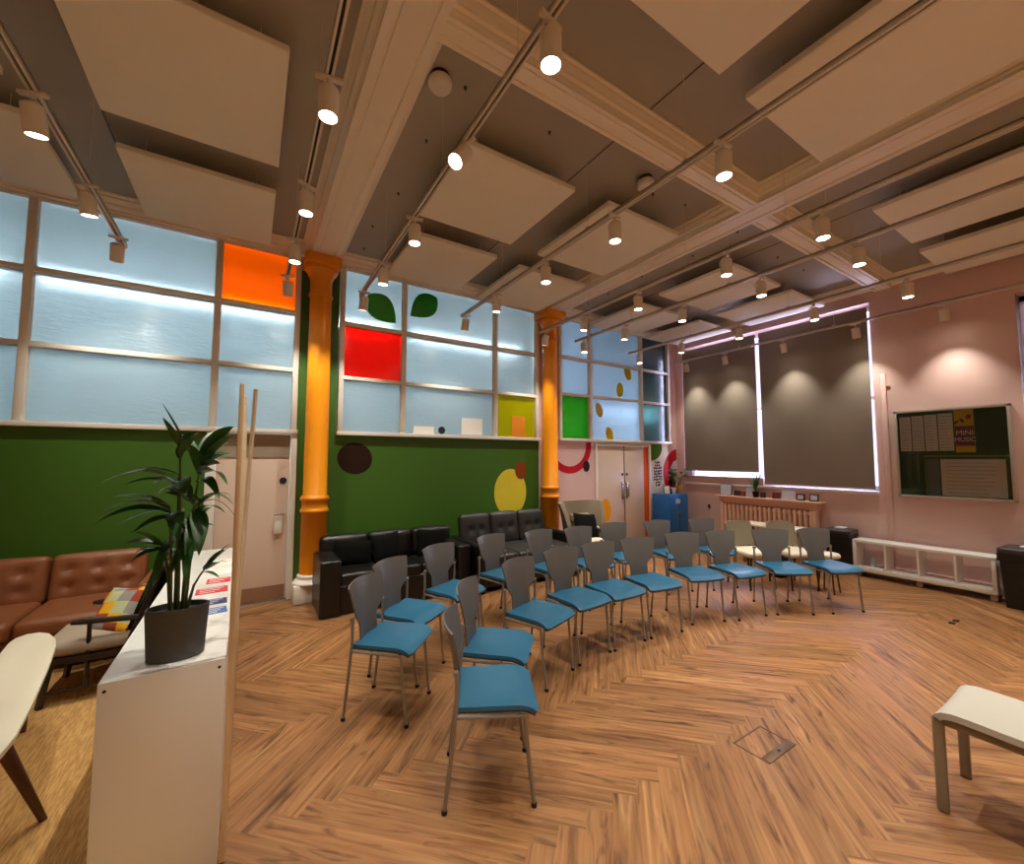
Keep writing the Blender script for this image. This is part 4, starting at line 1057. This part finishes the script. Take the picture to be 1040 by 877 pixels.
# ================================================================== RADIATOR AND SHELF
RD = tag(empty('radiator', (6.95, 3.5, 0)), 'pink column radiator below the windows', 'radiator')
for i in range(19):
    y = 2.86 + i * (4.14 - 2.86) / 18
    part(RD, 'fin', M['pinkmetal'], lambda q: q.rbox(6.90, 7.0, y - .021, y + .021, .14, .75, .018, n=2))
part(RD, 'manifold', M['pinkmetal'], lambda q: q.tube([(6.955, 2.84, .70), (6.955, 4.16, .70)], .022, 10).tube([(6.955, 2.84, .2), (6.955, 4.16, .2)], .022, 10))
part(RD, 'casing_panel', M['pinkmetal'], lambda q: q.box(6.885, 7.04, 2.79, 2.83, 0, .76, bev=.004))
part(RD, 'casing_panel', M['pinkmetal'], lambda q: q.box(6.885, 7.04, 4.17, 4.21, 0, .76, bev=.004))
for y in (3.0, 4.0): part(RD, 'foot', M['pinkmetal'], lambda q: q.tube([(6.95, y, 0), (6.95, y, .15)], .014, 8))
SH = tag(empty('wall_shelf', (6.95, 3.49, .86)), 'pink wooden shelf above the radiator holding small frames', 'shelf')
part(SH, 'board', M['pinkwood'], lambda q: q.box(6.83, 7.045, 2.70, 4.28, .865, .89, bev=.004))
part(SH, 'moulding', M['pinkwood'], lambda q: q.prism([(6.845, .865), (6.90, .80), (6.92, .762), (7.04, .762), (7.04, .865)], 2.76, 4.22, 'xz'))
fz = .89
FR = R_(-90)
pic(6.93, 4.135, fz, .20, .19, M['led'], 'large framed print at the left end of the radiator shelf', FR)
pic(6.93, 3.945, fz, .10, .085, M['photo_dark'], 'small dark frame right of the large framed print', FR)
pic(6.93, 3.85, fz, .085, .08, M['m_rust'], 'small reddish picture left of the shelf plant', FR)
pic(6.95, 3.735, fz, .155, .155, M['led'], 'framed print directly left of the shelf plant', FR)
pic(6.94, 3.53, fz, .085, .085, M['photo_dark'], 'small black frame directly right of the shelf plant', FR)
pic(6.93, 3.325, fz, .12, .095, M['p_purple'], 'small black frame with a reddish picture in the middle of the shelf', FR)
pic(6.93, 3.155, fz, .17, .135, M['led'], 'frameless pale blue card on the radiator shelf', FR, M['led'])
pic(6.93, 2.99, fz, .115, .10, M['led'], 'second black frame from the right end of the shelf', FR, bw=.02)
pic(6.93, 2.815, fz, .12, .105, M['led'], 'black framed picture at the right end of the radiator shelf', FR, bw=.018)
potted(6.92, 3.63, fz, 'small spiky plant in a dark pot on the radiator shelf', M['m_brown'], .05, .09, 26, .14, .32, 4)

# ================================================================== RIGHT WALL THINGS
NB = tag(empty('noticeboard', (7.03, 1.41, 1.56)), 'glazed green noticeboard in an aluminium frame on the pink wall', 'noticeboard')
ya_, yb_, za_, zc_ = .925, 1.90, 1.03, 2.11
part(NB, 'back_board', M['felt'], lambda q: q.box(7.01, 7.05, ya_ + .01, yb_ - .01, za_ + .01, zc_ - .01))
part(NB, 'frame', M['alu'], lambda q: q.box(6.985, 7.05, ya_, yb_, za_, za_ + .03, bev=.004).box(6.985, 7.05, ya_, yb_, zc_ - .03, zc_, bev=.004).box(6.985, 7.05, ya_, ya_ + .03, za_, zc_, bev=.004).box(6.985, 7.05, yb_ - .03, yb_, za_, zc_, bev=.004))
part(NB, 'glass', M['clear'], lambda q: q.box(6.992, 6.995, ya_ + .02, yb_ - .02, za_ + .02, zc_ - .02))
part(NB, 'lock', M['chrome'], lambda q: q.tube([(6.985, 1.0, 1.055), (6.978, 1.0, 1.055)], .012, 12))
def nb_sheet(y0_, y1_, z0_, z1_, m, label, lines, name='paper_sheet', x=7.004, lm='ink'):
    o = tag(empty(name, (x, (y0_ + y1_) / 2, z0_)), label, 'paper', 'sheets in the noticeboard')
    q = MB(); q.T = Matrix.Translation((-x, -(y0_ + y1_) / 2, -z0_)); q.box(x, x + .003, y0_, y1_, z0_, z1_).build('sheet', m, o)
    if lines:
        q = MB(); q.T = Matrix.Translation((-x, -(y0_ + y1_) / 2, -z0_)); rr = random.Random(int(y0_ * 100))
        for i in range(lines):
            zz = z1_ - (z1_ - z0_) * (i + 1) / (lines + 1)
            q.box(x - .0008, x + .001, y0_ + (y1_ - y0_) * rr.uniform(.08, .4), y1_ - (y1_ - y0_) * .08, zz - .0025, zz + .0025)
        q.build('print', M[lm], o)
    return o
nb_sheet(1.745, 1.85, 1.60, 2.03, M['paper'], 'leftmost printed list in the top left of the noticeboard', 12)
nb_sheet(1.63, 1.735, 1.60, 2.035, M['paper'], 'second printed list from the left in the noticeboard', 13)
nb_sheet(1.51, 1.62, 1.60, 2.04, M['paper'], 'third printed list from the left in the noticeboard', 12)
nb_sheet(1.375, 1.50, 1.60, 2.045, M['paper'], 'printed list directly left of the yellow poster', 11)
nb_sheet(.99, 1.50, 1.07, 1.50, M['paper'], 'wide pale sheet in the lower right of the noticeboard', 9)
nb_sheet(1.515, 1.62, 1.065, 1.50, mat('slate blue card', srgb(92, 112, 118), .6), 'slate blue card in the lower middle of the noticeboard', 0)
PS = tag(empty('poster', (7.0, 1.283, 1.58)), 'yellow and plum poster with white MINI MUSIC lettering in the noticeboard', 'poster')
part(PS, 'sheet', M['p_yellow'], lambda q: q.box(7.003, 7.0065, 1.205, 1.362, 1.58, 2.075))
part(PS, 'plum_block', M['p_purple'], lambda q: q.box(7.0015, 7.0035, 1.207, 1.36, 1.655, 1.885))
part(PS, 'motif', M['m_rust'], lambda q: q.prism(tilt_ell(1.245, 1.99, .022, .03, .3, 12), 7.0015, 7.0035, 'yz').prism(tilt_ell(1.30, 1.95, .015, .03, -.5, 12), 7.0015, 7.0035, 'yz').prism(tilt_ell(1.345, 1.93, .012, .03, .6, 12), 7.0015, 7.0035, 'yz'))
# text faces -X: local x -> -Y world, local y -> Z
TM = Matrix(((0, 0, -1, 0), (-1, 0, 0, 0), (0, 1, 0, 0), (0, 0, 0, 1)))
for s_, z_, sz in (('MINI', 1.805, .082), ('MUSIC', 1.725, .072)):
    text_mesh('lettering', s_, sz, M['paper'], PS, Matrix.Translation((7.001 - 7.0, 1.283 - 1.283, z_ - 1.58)) @ TM, sx=.85)
b = tag(MB().box(7.000, 7.006, 1.63, 1.635, 1.05, 1.55).box(7.000, 7.006, .96, 1.635, 1.53, 1.545).build('border_strip', mat('olive border strip', srgb(150, 150, 50), .5)), 'olive border strip framing the lower half of the noticeboard', 'strip')
# small fittings on the pink wall
o = tag(MB().prism(circ(1.95, 2.44, .02, .02, 14), XR - .01, XR + .001, 'yz').build('wall_fixing', M['m_rust']), 'small round rust-coloured fixing on the pink wall above the noticeboard', 'fixing')
o = tag(MB().box(XR - .02, XR, 4.50, 4.54, .62, .69, bev=.004).build('wall_socket', M['slot']), 'tiny dark socket on the pink wall right of the blue locker', 'socket')

# low open shelf on castors
LS = tag(empty('open_shelf', (6.83, 1.68, 0)), 'long low white open shelf on castors below the noticeboard', 'shelf')
xs0, xs1, sy0, sy1, sz0, sz1 = 6.68, 6.95, 1.065, 2.30, .075, .465
part(LS, 'top', M['unit'], lambda q: q.box(xs0, xs1, sy0, sy1, sz1 - .035, sz1, bev=.003))
part(LS, 'bottom_panel', M['unit'], lambda q: q.box(xs0, xs1, sy0, sy1, sz0, sz0 + .05, bev=.003))
for y in (sy0, sy1 - .035): part(LS, 'side_panel', M['unit'], lambda q: q.box(xs0, xs1, y, y + .035, sz0 + .05, sz1 - .035, bev=.003))
for y in (1.37, 1.675, 1.975): part(LS, 'divider', M['unit'], lambda q: q.box(xs0, xs1, y - .010, y + .010, sz0 + .05, sz1 - .035))
for x in (6.72, 6.91):
    for y in (1.10, 1.68, 2.26):
        part(LS, 'castor', M['chrome'], lambda q: q.box(x - .018, x + .018, y - .02, y + .02, .06, .076).tube([(x - .01, y + .0, .03), (x + .01, y, .03)], .03, 14).box(x - .014, x + .014, y - .012, y + .012, .03, .062))
BT = tag(empty('glass_bottle', (6.84, 2.14, sz0 + .05)), 'small clear bottle standing in the left bay of the white shelf', 'bottle')
MB().lathe([(.03, 0), (.032, .01), (.032, .09), (.012, .13), (.012, .16)], seg=16).build('bottle_body', M['led'], BT)

def bin_(x, y, rz, label, w, d, h):
    o = tag(empty('waste_bin', (x, y, 0), rz), label, 'bin', 'black waste bins')
    q = MB(); t = .88
    vs = []
    for (z, k) in ((0, t), (h * .9, 1)):
        for (a, c) in ((-1, -1), (1, -1), (1, 1), (-1, 1)): vs.append((a * w / 2 * k, c * d / 2 * k, z))
    q.add(vs, [[3, 2, 1, 0], [0, 1, 5, 4], [1, 2, 6, 5], [2, 3, 7, 6], [3, 0, 4, 7], [4, 5, 6, 7]]).build('bin_body', M['bin'], o)
    def bag(u, v):
        a = u * 2 * pi; cx, cy = cos(a), sin(a); k = max(abs(cx), abs(cy)); kk = 1 + .015 * sin(9 * a)
        return (cx / k * (w / 2 + .008) * kk, cy / k * (d / 2 + .008) * kk, h * .91 - v * (.06 + .02 * sin(a * 3 + 1)))
    MB().sheet(bag, 48, 3, .003).build('bin_liner', M['bin'], o)
    q = MB().rbox(-w / 2 - .012, w / 2 + .012, -d / 2 - .012, d / 2 + .012, h * .9, h, .02, puff=(0, 0, .015), n=5).build('lid', M['binlid'], o)
    MB().rbox(-w * .25, w * .25, -d * .2, d * .2, h + .008, h + .022, .006, n=2).build('lid_flap', M['led'], q)
    return o
bin_(6.84, 2.475, R_(2), 'black waste bin left of the low white shelf', .31, .27, .56)
bin_(6.70, .80, R_(-4), 'black waste bin cut by the right edge, right of the low white shelf', .36, .42, .60)

# ---- bench seat at the lower right
BN = tag(empty('bench', (2.745, .1, 0)), 'warm grey moulded bench with taupe legs cut by the lower right edge', 'bench')
def bseat(u, v):
    # along -Y from the rounded end; v across X
    L = 1.0
    prof = [(.615, .30), (.622, .35), (.625, .385), (.615, .405), (.595, .42), (.56, .428), (.50, .428), (.35, .424), (.1, .42), (-.2, .42)]
    k = u * (len(prof) - 1); i = min(int(k), len(prof) - 2); f = k - i
    y = prof[i][0] * (1 - f) + prof[i + 1][0] * f; z = prof[i][1] * (1 - f) + prof[i + 1][1] * f
    z -= .010 * (1 - (2 * v - 1) ** 2) * min(1, u * 2)
    return (-.205 + .41 * v, y - .1, z)
q = MB(); q.sheet(lambda u, v: bseat(.28 + .72 * u, v), 24, 10, -.026).build('seat', M['bench'], BN, ang=60)
for x in (2.565, 2.925):
    for (y, yt) in ((.615, .600), (-.18, -.17)):
        part(BN, 'leg', M['benchleg'], lambda q: q.rbox(x - .016, x + .016, y - .024, y + .014, 0, .392, .010, n=3))
part(BN, 'side_rail', M['benchleg'], lambda q: q.box(2.555, 2.575, -.18, .60, .362, .392, bev=.004).box(2.915, 2.935, -.18, .60, .362, .392, bev=.004))

# ---- floor box and small debris
FB = tag(empty('floor_box', (2.36, 1.24, 0)), 'metal-trimmed floor box with a bronze cover strip set in the planks', 'floor box')
part(FB, 'trim', M['floorbox'], lambda q: q.box(2.222, 2.49, 1.325, 1.333, 0, .0025).box(2.222, 2.230, 1.147, 1.333, 0, .0025).box(2.482, 2.49, 1.147, 1.333, 0, .0025).box(2.222, 2.49, 1.147, 1.15, 0, .0025))
part(FB, 'cover_strip', M['floorbox'], lambda q: q.box(2.235, 2.49, 1.147, 1.192, 0, .004, bev=.001))
part(FB, 'cable_hole', M['slot'], lambda q: q.prism(circ(2.36, 1.17, .012, .009, 14), .003, .0045, 'xy'))
for (x, y, l) in ((5.50, 1.172, 'left of two small black scraps on the floor before the white shelf'), (5.61, 1.168, 'right of two small black scraps on the floor before the white shelf')):
    tag(MB().rbox(x - .025, x + .025, y - .02, y + .02, 0, .01, .004, n=2).build('floor_scrap', M['slot']), l, 'scrap', 'scraps on the floor')
